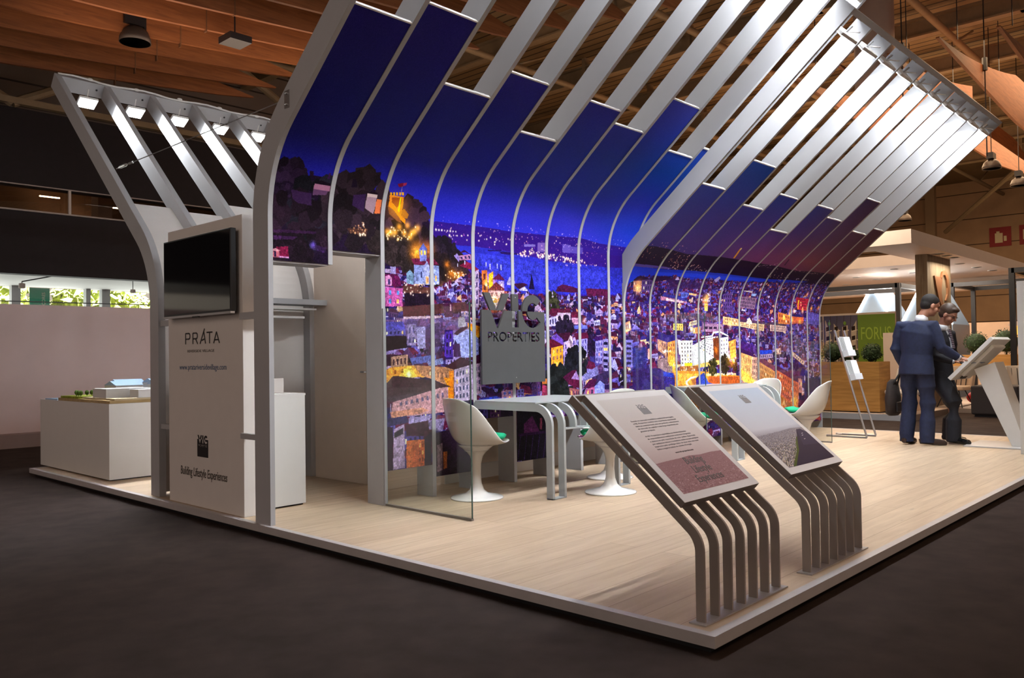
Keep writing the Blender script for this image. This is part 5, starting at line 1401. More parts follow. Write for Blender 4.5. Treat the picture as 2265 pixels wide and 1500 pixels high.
gradient(cv, [(0, [(0, 0x3c3440), (1, 0x3c3440)]), (.26, [(0, 0xb0a8b4), (.6, 0xa8a4b4)]), (.3, [(0, 0xd0ccd4), (.6, 0xc8c8d4)]), (.645, [(0, 0xc4ccdc), (.6, 0xbcc8dc)])])
cv.poly(0x8c8490, [(0, 0), (.602, 0), (.602, .265), (.45, .272), (.3, .262), (.15, .255), (0, .25)])
for i in range(2600):
    x = rn.random() * .602; y = rn.random() ** .8 * .262; s = .0025 + (.27 - y) * .035; dk = .25 + .75 * y / .27
    c = rn.choice([0xd8c8b8, 0xb8a8a0, 0x6c5c58, 0x4c4448, 0xe4d8cc, 0x8c7468, 0x3c3438, 0xa09088, 0x585048, 0x3c4028])
    cv.poly(c, [(x, y), (x + s * 1.3, y + s * .3), (x + s * 1.2, y + s * .9), (x, y + s * .55)], .85)
cv.poly(0x2c2440, [(.09, 0), (.602, 0), (.602, .222), (.56, .255), (.51, .255), (.43, .2), (.29, .1)])
cv.poly(0x3c3858, [(.40, .13), (.602, .12), (.602, .222), (.56, .252), (.51, .252)], .6)
cv.poly(0x4a5828, [(.055, 0), (.09, 0), (.29, .1), (.43, .2), (.415, .2), (.26, .1)])
for i in range(60):
    f = rn.random(); cv.poly(rn.choice([0x2c3818, 0x6c7830]), [(.06 + f * .36 + .01 * rn.random(), f * .2), (.07 + f * .36, f * .2), (.072 + f * .36, f * .2 + .01)])
for a in ((.0, .01, .1, .09), (.0, .05, .14, .12)): cv.poly(0xc8bca8, [(a[0], a[1]), (a[0] + .012, a[1]), (a[2] + .006, a[3]), (a[2], a[3])], .8)
for x, y in ((.48, .17), (.5, .2), (.52, .215)): cv.poly(0xc8c4cc, [(x, y), (x + .02, y + .002), (x + .02, y + .006), (x, y + .004)])
board_print(cv, M2, b2, 'aerial_print')
LG = mat('print_grey', (.22, .20, .21), .5); LGD = mat('print_dark', (.10, .085, .09), .5)
for bd, M in ((b1, M1), (b2, M2)):
    me = LOGO.copy(); s = .072 / .828; me.transform(Matrix.Diagonal((s, s, s * .02 + .02, 1))); place(me, M @ Matrix.Translation((.346 - .036, .54, .0350))); link('emblem', me, LG, bd)
para = ['Focada no mercado imobiliário residencial português,', 'a VIC Properties combina uma experiência operacional', 'única ao contexto local, com um profundo conhecimento', 'do mercado de capitais e uma larga experiência em', 'grandes projetos.', '',
        'A VIC Properties é especialista no desenvolvimento', 'de empreendimentos residenciais totalmente integrados', 'e destaca-se pela capacidade de criar estilos. Suportada', 'por ambientes únicos e exclusivos, todos os seus projetos', 'inspirados pelo privilégio único de viver num dos mais', 'belos e seguros países do mundo, Portugal.']
y = .498
for i, s in enumerate(para):
    if s: btext(b1, M1, s, .0125, .155, y, .0072 * len(s), LG, align='LEFT')
    y -= .0175
btext(b1, M1, 'www.vic-properties.com', .015, .346, .27, .16, LGD)
for s, yy, w in (('Building', .195, .16), ('Lifestyle', .138, .155), ('Experiences', .082, .23)): btext(b1, M1, s, .062, .352, yy, w, LGD, .15, name='slogan', off=.0004)

# ------------------------------------------------------------------ brochure stand
bs = thing('brochure_stand', 'slim leaning steel brochure stand with two clear holders', 'brochure stand', (8.02, 2.31, 0))
for dx in (0, .32):
    obj('upright', MB().tube([(dx, 0, .012), (dx, .39, 1.42)], .014, 8), STEEL, bs); obj('floor_rail', MB().tube([(dx, 0, .012), (dx, .53, .012)], .014, 8), STEEL, bs)
obj('cross_tie', MB().tube([(0, .45, .012), (.32, .45, .012)], .01, 8), STEEL, bs)
for f, lab in ((.62, 'lower'), (.84, 'upper')):
    p = Vector((.16, .39 * f, 1.42 * f)); d = Vector((0, .39, 1.42)).normalized(); nn = Vector((0, -1.42, .39)).normalized()
    q = lambda u, v, w_: tuple(p + Vector((1, 0, 0)) * u + d * v + nn * w_)
    bx = lambda u0, u1, v0, v1, w0, w1: MB().hexa([q(u0, v0, w0), q(u1, v0, w0), q(u1, v1, w0), q(u0, v1, w0)], [q(u0, v0, w1), q(u1, v0, w1), q(u1, v1, w1), q(u0, v1, w1)])
    h = obj('holder', bx(-.13, .13, -.14, -.06, .0, .075), mat('acrylic_white', (.7, .72, .76), .2), bs); obj('holder_back', bx(-.13, .13, -.14, .13, -.004, .004), mat('acrylic_white', (.7, .72, .76), .2), h)
    for k in range(5):
        tag(obj('brochure', bx(-.105, .105, -.135, .14 - .004 * k, .008 + .012 * k, .016 + .012 * k).add([], []), mat('paper', (.75, .77, .8), .6), None), 'white brochure standing in the %s holder of the leaning brochure stand' % lab, 'brochure', 'brochures in the %s holder' % lab).location = (8.02, 2.31, 0)

# ------------------------------------------------------------------ touch-screen kiosk and right-hand panel
kk = thing('touch_kiosk', 'white slanted touch-screen kiosk on a leaning leg', 'kiosk', (7.75, 0, 0))
KW = mat('kiosk_white', (.80, .80, .77), .35)
A = Vector((0, 1.255, .803)); Bp = Vector((0, .79, 1.281)); d = (Bp - A).normalized(); nn = Vector((0, d.z, -d.y))  # towards the underside
nn = Vector((0, -d.z, d.y)); nn = nn if nn.z < 0 else -nn
q = lambda u, v, w_: tuple(A + Vector((u, 0, 0)) + d * v + nn * w_)
Ls = (Bp - A).length
bx = lambda u0, u1, v0, v1, w0, w1: MB().hexa([q(u0, v0, w0), q(u1, v0, w0), q(u1, v1, w0), q(u0, v1, w0)], [q(u0, v0, w1), q(u1, v0, w1), q(u1, v1, w1), q(u0, v1, w1)])
obj('screen_slab', bx(0, .82, 0, Ls, 0, .045), KW, kk, bevel=.004)
obj('display_glass', bx(.03, .79, .03, Ls - .03, -.003, 0), mat('tv_glass', (.006, .006, .008), .06, spec=.8), kk)
obj('rear_housing', bx(.14, .68, .10, Ls - .08, .045, .09), KW, kk, bevel=.01)
obj('cable_cover', bx(.3, .5, .03, .12, .045, .06), DARKG, kk)
leg = MB().hexa([(.20, .645, .012), (.20, .50, .012), (.62, .50, .012), (.62, .645, .012)], [(.20, 1.02, .90), (.20, .80, .985), (.62, .80, .985), (.62, 1.02, .90)])
obj('leg', leg, KW, kk, bevel=.004)
obj('base_plate', MB().box(-.02, .72, .30, 1.1, 0, .012), mat('base_steel', (.6, .6, .6), .35), kk)
rp_ = thing('partition_wall', 'tall grey-white panel cut by the right edge of the photo', 'partition', (7.28, -.65, 0))
obj('panel', MB().box(0, .05, .02, 1.067, 0.008, 1.87), mat('panel_grey', (.74, .73, .70), .5), rp_)
obj('base', MB().box(0, .05, .02, 1.067, 0, .008), STEEL, rp_)
# ------------------------------------------------------------------ neighbouring stand
NB = mat('neighbour_white', (.62, .52, .46), .6, noise=.02); CREAM = mat('neighbour_cream', (.72, .56, .44), .6)
OAK = woodmat('planter_oak', 0x9c7038, 0xbc8c4c, 0x80582c, 'Y', planks=False, rough=.6)
OAKX = woodmat('planter_oak_x', 0x9c7038, 0xbc8c4c, 0x80582c, 'X', planks=False, rough=.6)
nd = thing('neighbour_deck', 'low pale deck of the neighbouring stand with a grey metal edge', 'platform', (0, 0, 0))
obj('deck_floor', MB().box(12.05, 24, 3.05, 11, DK, .0), mat('deck_pale', (.42, .33, .27), .6), nd)
obj('deck_edge', MB().box(12.0, 12.05, 3.05, 11, DK, .02), mat('edge_metal', (.42, .42, .44), .35), nd)
obj('deck_side', MB().box(12.0, 24, 3.0, 3.05, DK, .02), mat('edge_brown', (.2, .14, .11), .5), nd)
obj('deck_step', MB().box(14.5, 24, 1.6, 3.0, DK, .0), mat('deck_pale', (.42, .33, .27), .6), nd)
cp = thing('neighbour_canopy', 'large flat white canopy with round downlights over the neighbouring stand', 'canopy', (0, 0, 0))
obj('front_beam', MB().box(12.5, 13.3, 3.1, 10.5, 3.03, 3.28), NB, cp)
obj('side_beam', MB().box(13.3, 26, 3.1, 4.0, 3.03, 3.28), NB, cp)
obj('rear_slab', MB().box(16.4, 22, 4.0, 10.5, 3.03, 3.28), NB, cp)
obj('rear_fascia', MB().box(21.5, 22, 3.4, 10.5, 2.72, 3.03), CREAM, cp)
DLM = mat('downlight_on', (1, .9, .78), .5, emit=30)
dl = [(14.714, 3.277), (15.178, 3.274), (15.677, 3.258), (17.161, 3.556), (18.397, 3.519), (19.597, 3.471), (17.231, 4.959), (18.581, 4.961), (18.668, 6.362), (19.83, 6.262), (20.9, 7.5)]
wh = ['left of three over the concrete pillar', 'middle of three over the concrete pillar', 'right of three over the concrete pillar', 'first past the pillar to the right', 'second past the pillar to the right', 'third past the pillar, near the photo edge', 'upper one left of the pillar', 'touching the pillar on its left', 'leftmost of the lower row', 'right one of the lower row', 'far left, low behind the mural edge']
for (x, y), w_ in zip(dl, wh):
    t = thing('downlight', 'round downlight in the neighbouring canopy, ' + w_, 'downlight', (x, y, 3.03), 0, None)
    obj('lens', MB().lathe([(.085, -.006), (.085, -.001), (.01, -.001)], 20), DLM, t); obj('trim_ring', MB().lathe([(.105, -.008), (.105, 0), (.086, 0), (.086, -.008)], 20), WHITE, t)
pil = thing('concrete_pillar', 'streaky wood-and-concrete pillar with a heart-like emblem under the neighbouring canopy', 'pillar', (14.55, 3.455, 0))
WC = woodmat('streaky_concrete', 0x6a5844, 0x8c7c66, 0x584838, 'Z', planks=False, rough=.8)
obj('shaft', MB().box(0, 1.55, 0, .22, 0, 3.028), WC, pil)
# emblem: tulip / heart outline made of two curved strokes
em = MB(); f2 = lambda p, h: (p[0], -.004 - h, p[1])
def ribbon(mb, pts, ws, fn, h):
    A_ = []; B_ = []
    for i, (x, z) in enumerate(pts):
        a = pts[max(i - 1, 0)]; b = pts[min(i + 1, len(pts) - 1)]; L_ = math.hypot(b[0] - a[0], b[1] - a[1]) or 1
        n_ = (-(b[1] - a[1]) / L_ * ws[i] / 2, (b[0] - a[0]) / L_ * ws[i] / 2); A_.append((x + n_[0], z + n_[1])); B_.append((x - n_[0], z - n_[1]))
    mb.band(A_, B_, fn, 0, h)
em.band([(.36, 2.62), (.45, 2.42), (.60, 2.18), (.80, 2.0), (.98, 1.93)], [(.88, 2.60), (.82, 2.45), (.80, 2.28), (.86, 2.12), (1.0, 1.96)], f2, 0, .03)
ribbon(em, [(.80, 2.58), (.92, 2.70), (1.08, 2.72), (1.22, 2.62), (1.29, 2.42), (1.23, 2.25), (1.08, 2.14)], [.04, .08, .10, .13, .14, .10, .02], f2, .03)
obj('emblem', em, mat('emblem_brown', 0x7c5030, .6), pil)
# planter with clipped box balls
def ball_bush(p, r, label, grp, seed):
    t = thing('boxwood_ball', label, 'shrub', p, 0, grp); rq = random.Random(seed); mb = MB(); leafy(mb, (0, 0, 0), r, 900, .022, rq)
    mb.ball((0, 0, 0), r * .8, n=16, m=10); obj('foliage', mb, mat('box_leaves', 0x1e3410, .8, noise=.5, nscale=20), t)
    obj('stem', MB().tube([(0, 0, -r - .02), (0, 0, -r * .6)], .02, 6), mat('bark', (.12, .08, .05), .9), t)
pt = thing('planter_box', 'oak-clad planter box in front of the building posters', 'planter', (12.55, 3.72, 0))
obj('front_board', MB().box(0, .02, 0, 2.6, .02, .93), OAK, pt); obj('side_board', MB().box(.02, .55, 0, .02, .02, .93), OAKX, pt)
obj('back_board', MB().box(.55, .57, 0, 2.6, .02, .93), OAK, pt); obj('soil', MB().box(.02, .55, .02, 2.6, .5, .88), mat('soil', (.04, .025, .015), .95), pt)
for i, (y, r, z, w_) in enumerate([(3.95, .19, 1.02, 'rightmost'), (4.34, .155, 1.0, 'second from the right'), (4.68, .21, 1.03, 'behind the brochure stand'), (5.06, .17, 1.0, 'leftmost, beside the mural edge')]):
    ball_bush((12.85, y, .905 + r), r, 'clipped round boxwood in the oak planter, ' + w_, None, i)
# poster wall
pw_ = thing('poster_wall', 'wall of apartment building posters with a green panel reading FORUS', 'poster', (14.0, 3.9, 0))
obj('backing', MB().box(0, .06, 0, 2.9, .1, 1.90), CREAM, pw_)
obj('green_panel', MB().box(-.012, 0, .0, .72, .9, 1.86), mat('poster_green', 0x6c8820, .6), pw_)
tm = text_mesh('FORUS', .36, extr=.003); a = min(v.co.x for v in tm.vertices); b = max(v.co.x for v in tm.vertices)
for v in tm.vertices: v.co.x = (v.co.x - a) / (b - a) * .58
link('green_panel_lettering', place(tm, frame((-.014, .655, 1.36), (0, -1, 0), (0, 0, 1))), mat('poster_lime', 0x9cb83c, .6), pw_)
def facade(y0, y1, z0, z1, seed, parent):
    rf = random.Random(seed); cvf = Canvas(0, y1 - y0, 0, z1 - z0, 260); cvf.rng = rf; W_ = y1 - y0; Hh_ = z1 - z0
    gradient(cvf, [(0, [(0, 0x8c7c6c), (2, 0x8c7c6c)]), (Hh_, [(0, 0x4c4860), (2, 0x8c8484)])])
    for k in range(4):
        x = W_ * (.05 + .25 * k); cvf.poly(0xc0ac94, [(x, 0), (x + W_ * .16, 0), (x + W_ * .16, Hh_ * (.75 + .06 * k)), (x, Hh_ * (.95 - .05 * k))])
        for j in range(7):
            z = Hh_ * (.04 + .125 * j); cvf.poly(0x30241c, [(x + W_ * .02, z), (x + W_ * .12, z + .02), (x + W_ * .12, z + Hh_ * .07), (x + W_ * .02, z + Hh_ * .06)])
            cvf.poly(0xdcc8ac, [(x + W_ * .02, z - .01), (x + W_ * .19, z + .015), (x + W_ * .19, z + .035), (x + W_ * .02, z + .01)])
    for k in range(5): cvf.poly(0x3c2c20, [(W_ * (.02 + .2 * k), 0), (W_ * (.2 + .2 * k), Hh_), (W_ * (.215 + .2 * k), Hh_), (W_ * (.035 + .2 * k), 0)], .6)
    im = cvf.image('facade_%d' % seed)
    vs = [(-.006, y1, z0), (-.006, y0, z0), (-.006, y0, z1), (-.006, y1, z1)]; me = bpy.data.meshes.new('photo'); me.from_pydata(vs, [], [(0, 1, 2, 3)]); u = me.uv_layers.new(name='UVMap')
    for lp, c in zip(me.loops, ((0, 0), (1, 0), (1, 1), (0, 1))): u.data[lp.index].uv = c
    return link('building_photo', me, printmat('facade_%d' % seed, im, .5), parent)
facade(.72, 1.42, .3, 1.86, 1, pw_); facade(1.44, 2.2, .3, 1.86, 2, pw_)
LIMEG = mat('leaf_mark', 0x6c8c28, .6)
for y in (.98, 1.3, 1.72): obj('leaf_mark', MB().ball((-.012, y, 1.70), .004, .03, .04), LIMEG, pw_)
tag(obj('low_partition', MB().box(13.4, 13.45, 3.35, 3.93, 0, 1.47).box(13.45, 13.6, 3.35, 3.38, 0, 1.47), CREAM), 'plain beige partition in front of the green panel', 'partition')
# house-shaped light boxes
WL = mat('led_line', (1, .97, .9), .5, emit=9.0); HB = mat('house_blue', (.16, .22, .30), .5)
def light_house(y0, w_, z0, h, x, label, dx=.7):
    t = thing('house_light_box', label, 'light box', (x, y0, z0))
    obj('body', MB().add([(0, 0, 0), (0, w_, 0), (0, w_ / 2, h), (dx * 2, 0, 0), (dx * 2, w_, 0), (dx * 2, w_ / 2, h)], [(0, 1, 2), (3, 5, 4), (0, 3, 4, 1), (1, 4, 5, 2), (2, 5, 3, 0)]).box(0, dx * 2, 0, w_, -z0, 0), HB, t)
    for a, b in (((-.02, 0, 0), (-.02, w_ / 2, h)), ((-.02, w_ / 2, h), (-.02, w_, 0)), ((-.02, w_ / 2, h + .02), (dx * 2, w_ / 2, h + .02))): obj('led_edge', MB().tube([a, b], .025, 6), WL, t)
light_house(5.33, .85, 1.95, .75 , 18.0, 'house-shaped box with glowing white edges above the posters, left one')
light_house(3.95, 1.15, 1.72, 1.12 , 18.0, 'larger house-shaped box with glowing white edges behind the green panel, right one')
# black steel frames
def cube_frame(x0, x1, y0, y1, z1, label, mid=None):
    t = thing('steel_frame', label, 'frame', (0, 0, 0)); r_ = .05
    for x in (x0, x1):
        for y in (y0, y1): obj('post', MB().box(x - r_, x + r_, y - r_, y + r_, 0, z1), BLACK, t)
    for y in (y0, y1): obj('rail', MB().box(x0, x1, y - r_, y + r_, z1 - .1, z1), BLACK, t)
    for x in (x0, x1): obj('rail', MB().box(x - r_, x + r_, y0, y1, z1 - .1, z1), BLACK, t)
    if mid: obj('rail', MB().box(x1 - .02, x1 + .02, y0, y1, mid, mid + .05), BLACK, t); obj('rail', MB().box(x0, x1, y0 - .02, y0 + .02, mid, mid + .05), BLACK, t)
cube_frame(16.2, 17.8, 4.55, 7.2, 2.62, 'black steel post frame left of the concrete pillar', None)
cube_frame(19.5, 21.4, 2.3, 4.35, 2.78, 'black steel post frame right of the concrete pillar', 1.25)
cube_frame(16.0, 17.6, 1.75, 3.3 - 1.0, 2.75, 'tall black steel frame near the right edge of the photo', 1.28)
# backdrop of the neighbouring stand
struct('neighbour_back', MB().box(24, 24.1, 1.0, 12, 0, 1.9), CREAM).name = 'wall_neighbour'
t = thing('planter_box', 'long low oak planter with dark round bushes behind the kiosk', 'planter', (17.9, 1.9, 0))
obj('box', MB().box(0, .5, -.6, 2.3, .75, 1.0), OAK, t); obj('feet', MB().box(.05, .45, -.5, -.4, 0, .75).box(.05, .45, 2.1, 2.2, 0, .75), BLACK, t)
for i, (y, r) in enumerate([(1.7, .26), (2.3, .28), (2.9, .3), (3.5, .27)]): ball_bush((18.15, y, 1.0 + r), r, 'dark round bush in the long planter behind the kiosk', 'round bushes behind the kiosk', 20 + i)
t = thing('lit_counter', 'glowing amber counter front with a lamp beyond the kiosk', 'counter', (21.7, 1.9, 0))
obj('front', MB().box(0, .3, 0, 1.6, 1.32, 1.72), mat('amber_front', 0xe08c20, .5, emit=1.2), t); obj('top', MB().box(-.1, .4, -.1, 1.7, 1.72, 1.77), NB, t); obj('base', MB().box(.05, .3, .1, 1.5, 0, 1.32), mat('dark_wood', (.08, .05, .03), .6), t)
obj('lamp', MB().ball((-.1, .15, 1.86), .07), mat('lamp_globe', (1, .9, .75), .5, emit=30), t)
# lounge furniture
def lounge(p, rz, label, m):
    t = thing('lounge_chair', label, 'armchair', p, rz)
    sh_ = MB(); vs = []; N_ = 10
    for i in range(N_ + 1):
        a = rad(-100 + 200 * i / N_); vs.append((.0 - .30 * math.cos(a) , .34 * math.sin(a)))
    mb = MB(); mb.band([(x, y) for x, y in vs], [(x * .9, y * .9) for x, y in vs], lambda q, h: (q[0] - (h - .4) * .35, q[1], h), .38, .80)
    obj('backrest', mb, m, t, True, .01); obj('seat', MB().box(-.25, .28, -.28, .28, .34, .42), m, t, bevel=.03)
    for k in range(5): obj('slat', MB().tube([(-.33 - .0 * k, -.2 + .1 * k, .75), (-.22, -.18 + .09 * k, .36)], .008, 6), BLACK, t)
    for sx, sy in ((.2, .2), (.2, -.2), (-.2, .2), (-.2, -.2)): obj('leg', MB().tube([(sx * .6, sy * .6, .36), (sx * 1.2, sy * 1.2, 0)], .011, 6), BLACK, t)
LC = mat('lounge_white', (.62, .56, .50), .5); 
lounge((12.75, 3.3, 0), rad(150), 'white shell lounge chair with slatted back beside the oak planter', LC)
lounge((14.9, 3.1, 0), rad(170), 'cream lounge chair further back behind the man in blue', mat('lounge_cream', (.62, .46, .33), .6))
lounge((15.25, 1.95, 0), rad(200), 'white lounge chair seen behind the kiosk leg', LC)
ot = thing('ottoman', 'dark cube ottoman behind the kiosk leg', 'stool', (13.6, 1.75, DK + .0))
obj('cushion', MB().box(0, .75, 0, .75, .04, .56), mat('ottoman_dark', (.035, .028, .03), .8), ot, bevel=.03); obj('feet', MB().box(.05, .7, .05, .7, 0, .04), BLACK, ot)
tb_ = thing('side_table', 'small low table with papers behind the second man', 'table', (16.6, 2.75, 0))
obj('table_top', MB().box(-.4, .4, -.3, .3, .28, .31), NB, tb_); obj('leg', MB().box(-.03, .03, -.03, .03, 0, .28), BLACK, tb_)
tag(obj('red_bag', MB().ball((16.0, 3.0, .14), .22, .18, .13), mat('bag_red', 0xb81818, .6), None, True), 'red bag lying on the neighbouring deck', 'bag')
for i in range(5): tag(obj('magazine', MB().box(16.3 - .1 * i, 16.62 - .1 * i, 2.45 + .05 * i, 2.75 + .05 * i, .0 + .02 * i, .02 + .02 * i), mat('paper_warm', (.7, .55, .42), .7), None), 'magazine in the untidy stack beside the red bag', 'magazine', 'stacked magazines on the neighbouring deck')
area('hall_fill_light', (15.4, 3.2, 2.9), (0, 0, 0), 1.2, .2, 14, (1, .85, .65))  # area light standing in for the downlights over the pillar
area('hall_fill_light', (11.6, 4.5, 4.6), (0, rad(-35), 0), 2, 3, 90, (1, .82, .62))  # added fill for the planter and posters, no fixture there
area('hall_fill_light', (18, 5.5, 2.95), (0, 0, 0), 4, 4, 190, (1, .8, .62))  # light added under the canopy to boost its downlights

# ------------------------------------------------------------------ people
SKIN = mat('skin', (.42, .20, .13), .5, noise=.06, nscale=20); NAVY = mat('navy_suit', (.008, .014, .048), .8, noise=.2, nscale=30, bump=.15, bscale=300)
BLK = mat('black_suit', (.008, .009, .016), .8, noise=.2, nscale=30); HAIR = mat('dark_hair', (.012, .008, .007), .8, noise=.5, nscale=90, bump=.6, bscale=160); SHIRT = mat('white_shirt', (.72, .74, .80), .6)
HAIR2 = mat('brown_hair', (.045, .022, .012), .55, noise=.5, nscale=90, bump=.6, bscale=160); SHOE = mat('brown_shoe', (.028, .014, .010), .3); SHOEB = mat('black_shoe', (.008, .008, .009), .15)
def fuse(mb, name, vox, smooth=2):
    o = bpy.data.objects.new('f', mb.mesh(name)); COL.objects.link(o)
    r_ = o.modifiers.new('r', 'REMESH'); r_.mode = 'VOXEL'; r_.voxel_size = vox; r_.use_smooth_shade = True
    s_ = o.modifiers.new('s', 'SMOOTH'); s_.factor = .5; s_.iterations = smooth
    me = evaluated(o); bpy.data.objects.remove(o); me.name = name; return me
def hand(mb, wrist, dirv, palmn, sc=1.0, curl=.3, point=False):
    d = Vector(dirv).normalized(); n = Vector(palmn); n = (n - d * n.dot(d)).normalized(); s = d.cross(n)
    w = Vector(wrist)
    mb.tube([w, w + d * .03 * sc, w + d * .085 * sc], [.026 * sc, .038 * sc, .040 * sc], 10, tuple(s), [.02 * sc, .017 * sc, .015 * sc])
    for k, (o_, l) in enumerate(((-.030, .072), (-.010, .080), (.010, .074), (.028, .058))):
        c = curl if not (point and k == 0) else .02
        if point and k > 0: c = .9
        p = w + d * .078 * sc + s * o_ * sc; a = d; q = [p]
        for j in range(3):
            ang = c * (j + .5); v = (d * math.cos(ang) + n * math.sin(ang)); p = p + v * l * sc / 3 * (1.1 - .1 * j); q.append(p)
        mb.tube(q, [.0095 * sc, .009 * sc, .0085 * sc, .007 * sc], 8)
    p = w + d * .03 * sc - s * .030 * sc; q = [p, p - s * .028 * sc + d * .022 * sc + n * .01 * sc, p - s * .036 * sc + d * .055 * sc + n * .016 * sc]
    mb.tube(q, [.0125 * sc, .0115 * sc, .008 * sc], 8)
def head(mb, c, yaw, pitch, sc=1.0):
    """head facing +x before yaw (z) and downward pitch; returns transform"""
    Rm = Matrix.Rotation(yaw, 3, 'Z') @ Matrix.Rotation(pitch, 3, 'Y'); C_ = Vector(c)
    T = lambda p: C_ + Rm @ (Vector(p) * sc)
    mb.ball(T((-.012, 0, .03)), .100 * sc, .077 * sc, .098 * sc, 20, 14, Rm)
    mb.ball(T((.018, 0, -.045)), .068 * sc, .058 * sc, .075 * sc, 18, 12, Rm)
    mb.ball(T((.058, 0, -.088)), .026 * sc, .026 * sc, .020 * sc, 12, 8, Rm)
    mb.tube([T((.085, 0, .022)), T((.098, 0, -.002)), T((.112, 0, -.022)), T((.088, 0, -.034))], [.009 * sc, .011 * sc, .015 * sc, .010 * sc], 8)
    mb.ball(T((.080, 0, .030)), .014 * sc, .050 * sc, .012 * sc, 12, 8, Rm)
    mb.ball(T((.082, 0, -.056)), .012 * sc, .024 * sc, .006 * sc, 12, 6, Rm); mb.ball(T((.080, 0, -.066)), .012 * sc, .021 * sc, .007 * sc, 12, 6, Rm)
    for s_ in (1, -1):
        mb.ball(T((-.005, s_ * .080, -.008)), .020 * sc, .008 * sc, .032 * sc, 12, 8, Rm); mb.ball(T((.055, s_ * .045, -.030)), .028 * sc, .022 * sc, .030 * sc, 10, 8, Rm)
    return T, Rm
def man(name_label, loc, rz, P):
    t = thing('person', name_label, 'person', loc, rz); V = Vector
    b = MB()
    T, Rm = head(b, P['head'], P['yaw'], P['pitch'], P.get('hs', 1.0))
    nk = V(P['neck']); b.tube([nk + V((-.01, 0, -.08)), nk, T((-.02, 0, -.03))], [.070, .058, .055], 14)
    b.tube([V(P['chest']) , nk + V((0, 0, -.05))], [.11, .07], 12, (0, 1, 0)); b.tube([V(P['pel']), V(P['chest'])], [.14, .13], 14, (0, 1, 0), [.09, .10])
    for s_ in 'LR':
        sh, el, wr = V(P['sh' + s_]), V(P['el' + s_]), V(P['wr' + s_])
        b.tube([V(P['chest']) + V((0, 0, .05)), sh, el, wr, wr + (wr - el).normalized() * .02], [.06, .055, .042, .027, .026], 12)
        hp, kn, an = V(P['hp' + s_]), V(P['kn' + s_]), V(P['an' + s_])
        b.tube([V(P['pel']), hp, kn, an, an + V((0, 0, -.05))], [.09, .085, .055, .038, .038], 12)
        hand(b, wr + (wr - el).normalized() * .01, P['hd' + s_], P['hn' + s_], 1.0, P.get('curl' + s_, .35), P.get('point' + s_, False))
    link('body', fuse(b, 'body', .0065, 2), SKIN, t, True)
    # eyes, brows
    for s_ in (1, -1):
        mb = MB(); mb.ball(T((.084, s_ * .032, .008)), .010, .013, .008, 10, 8, Rm); obj('eye', mb, mat('eye_dark', (.03, .02, .015), .2), t, True)
    # hair cap
    hm = MB(); hc = P.get('hairc', -.02)
    hm.ball(T((-.026, 0, .048)), .104, .083, .096, 24, 16, Rm); hm.ball(T((-.052, 0, .0)), .072, .076, .075, 20, 12, Rm)
    if P.get('fringe'): hm.ball(T((.045, 0, .098)), .045, .062, .028, 16, 10, Rm)
    me = fuse(hm, 'hair', .008, 1); link('hair', me, P['hair'], t, True)
    # shirt collar and front
    c0 = V(P['neck']); obj('shirt_collar', MB().tube([c0 + V((0, 0, -.055)), c0 + V((.0, 0, -.01)), c0 + V((.008, 0, .022))], [.082, .071, .066], 20, (0, 1, 0)), SHIRT, t, True)
    # jacket
    j = MB(); ch = V(P['chest']); pe = V(P['pel']); hem = V(P['hem'])
    pts = [hem, hem + (pe - hem) * .6 + V((0, 0, .02)), pe + (ch - pe) * .30, pe + (ch - pe) * .65, ch + V((0, 0, .02)), c0 + V((-.02, 0, -.085)), c0 + V((-.012, 0, -.045))]
    j.tube(pts, [.212, .205, .185, .205, .215, .155, .085], 28, (0, 1, 0), [.155, .150, .132, .138, .138, .105, .078])
    for s_ in 'LR':
        sh, el, wr = V(P['sh' + s_]), V(P['el' + s_]), V(P['wr' + s_]); cu = el + (wr - el) * .93
        j.tube([ch + (sh - ch) * .5 + V((0, 0, .03)), sh, sh + (el - sh) * .5, el, el + (cu - el) * .5, cu], [.085, .082, .070, .062, .056, .046], 18)
    me = fuse(j, 'jacket', .009, 3); link('jacket', me, P['cloth'], t, True)
    for s_ in 'LR':
        el, wr = V(P['el' + s_]), V(P['wr' + s_]); d_ = (wr - el).normalized(); cu = el + (wr - el) * .93
        obj('shirt_cuff', MB().tube([cu - d_ * .01, cu + d_ * .022], [.040, .038], 16), SHIRT, t, True)
    # trousers
    q = MB(); q.tube([pe + V((0, 0, -.10)), pe + V((0, 0, .02))], [.175, .175], 24, (0, 1, 0), [.125, .12])
    for s_ in 'LR':
        hp, kn, an = V(P['hp' + s_]), V(P['kn' + s_]), V(P['an' + s_])
        q.tube([pe + (hp - pe) * .6, hp, hp + (kn - hp) * .5, kn, kn + (an - kn) * .5, an + V((0, 0, .03)), an + V((0, 0, -.055))], [.11, .112, .104, .094, .088, .084, .084], 20)
    me = fuse(q, 'trousers', .009, 3); link('trousers', me, P['tro'], t, True)
    for s_ in 'LR':
        an = V(P['an' + s_]); ft = V(P['ft' + s_]).normalized(); z0 = an.z - .08
        m_ = MB(); a_ = V((an.x, an.y, 0)); g = lambda f, h: a_ + ft * f + V((0, 0, P.get('lift', 0) + h))
        m_.tube([g(-.085, .045), g(-.05, .052), g(.0, .050), (g(.07, .042)), g(.13, .033), g(.185, .026), g(.21, .022)], [.030, .038, .040, .042, .044, .038, .018], 16, (0, 0, 1), None)
        for v in range(len(m_.v)):
            x_, y_, z_ = m_.v[v]; m_.v[v] = (x_, y_, max(z_, .004))
        m_.ball(g(-.02, .075), .045, .04, .04, 12, 8)
        link('shoe', fuse(m_, 'shoe', .006, 1), P['shoe'], t, True)
    return t, T, Rm
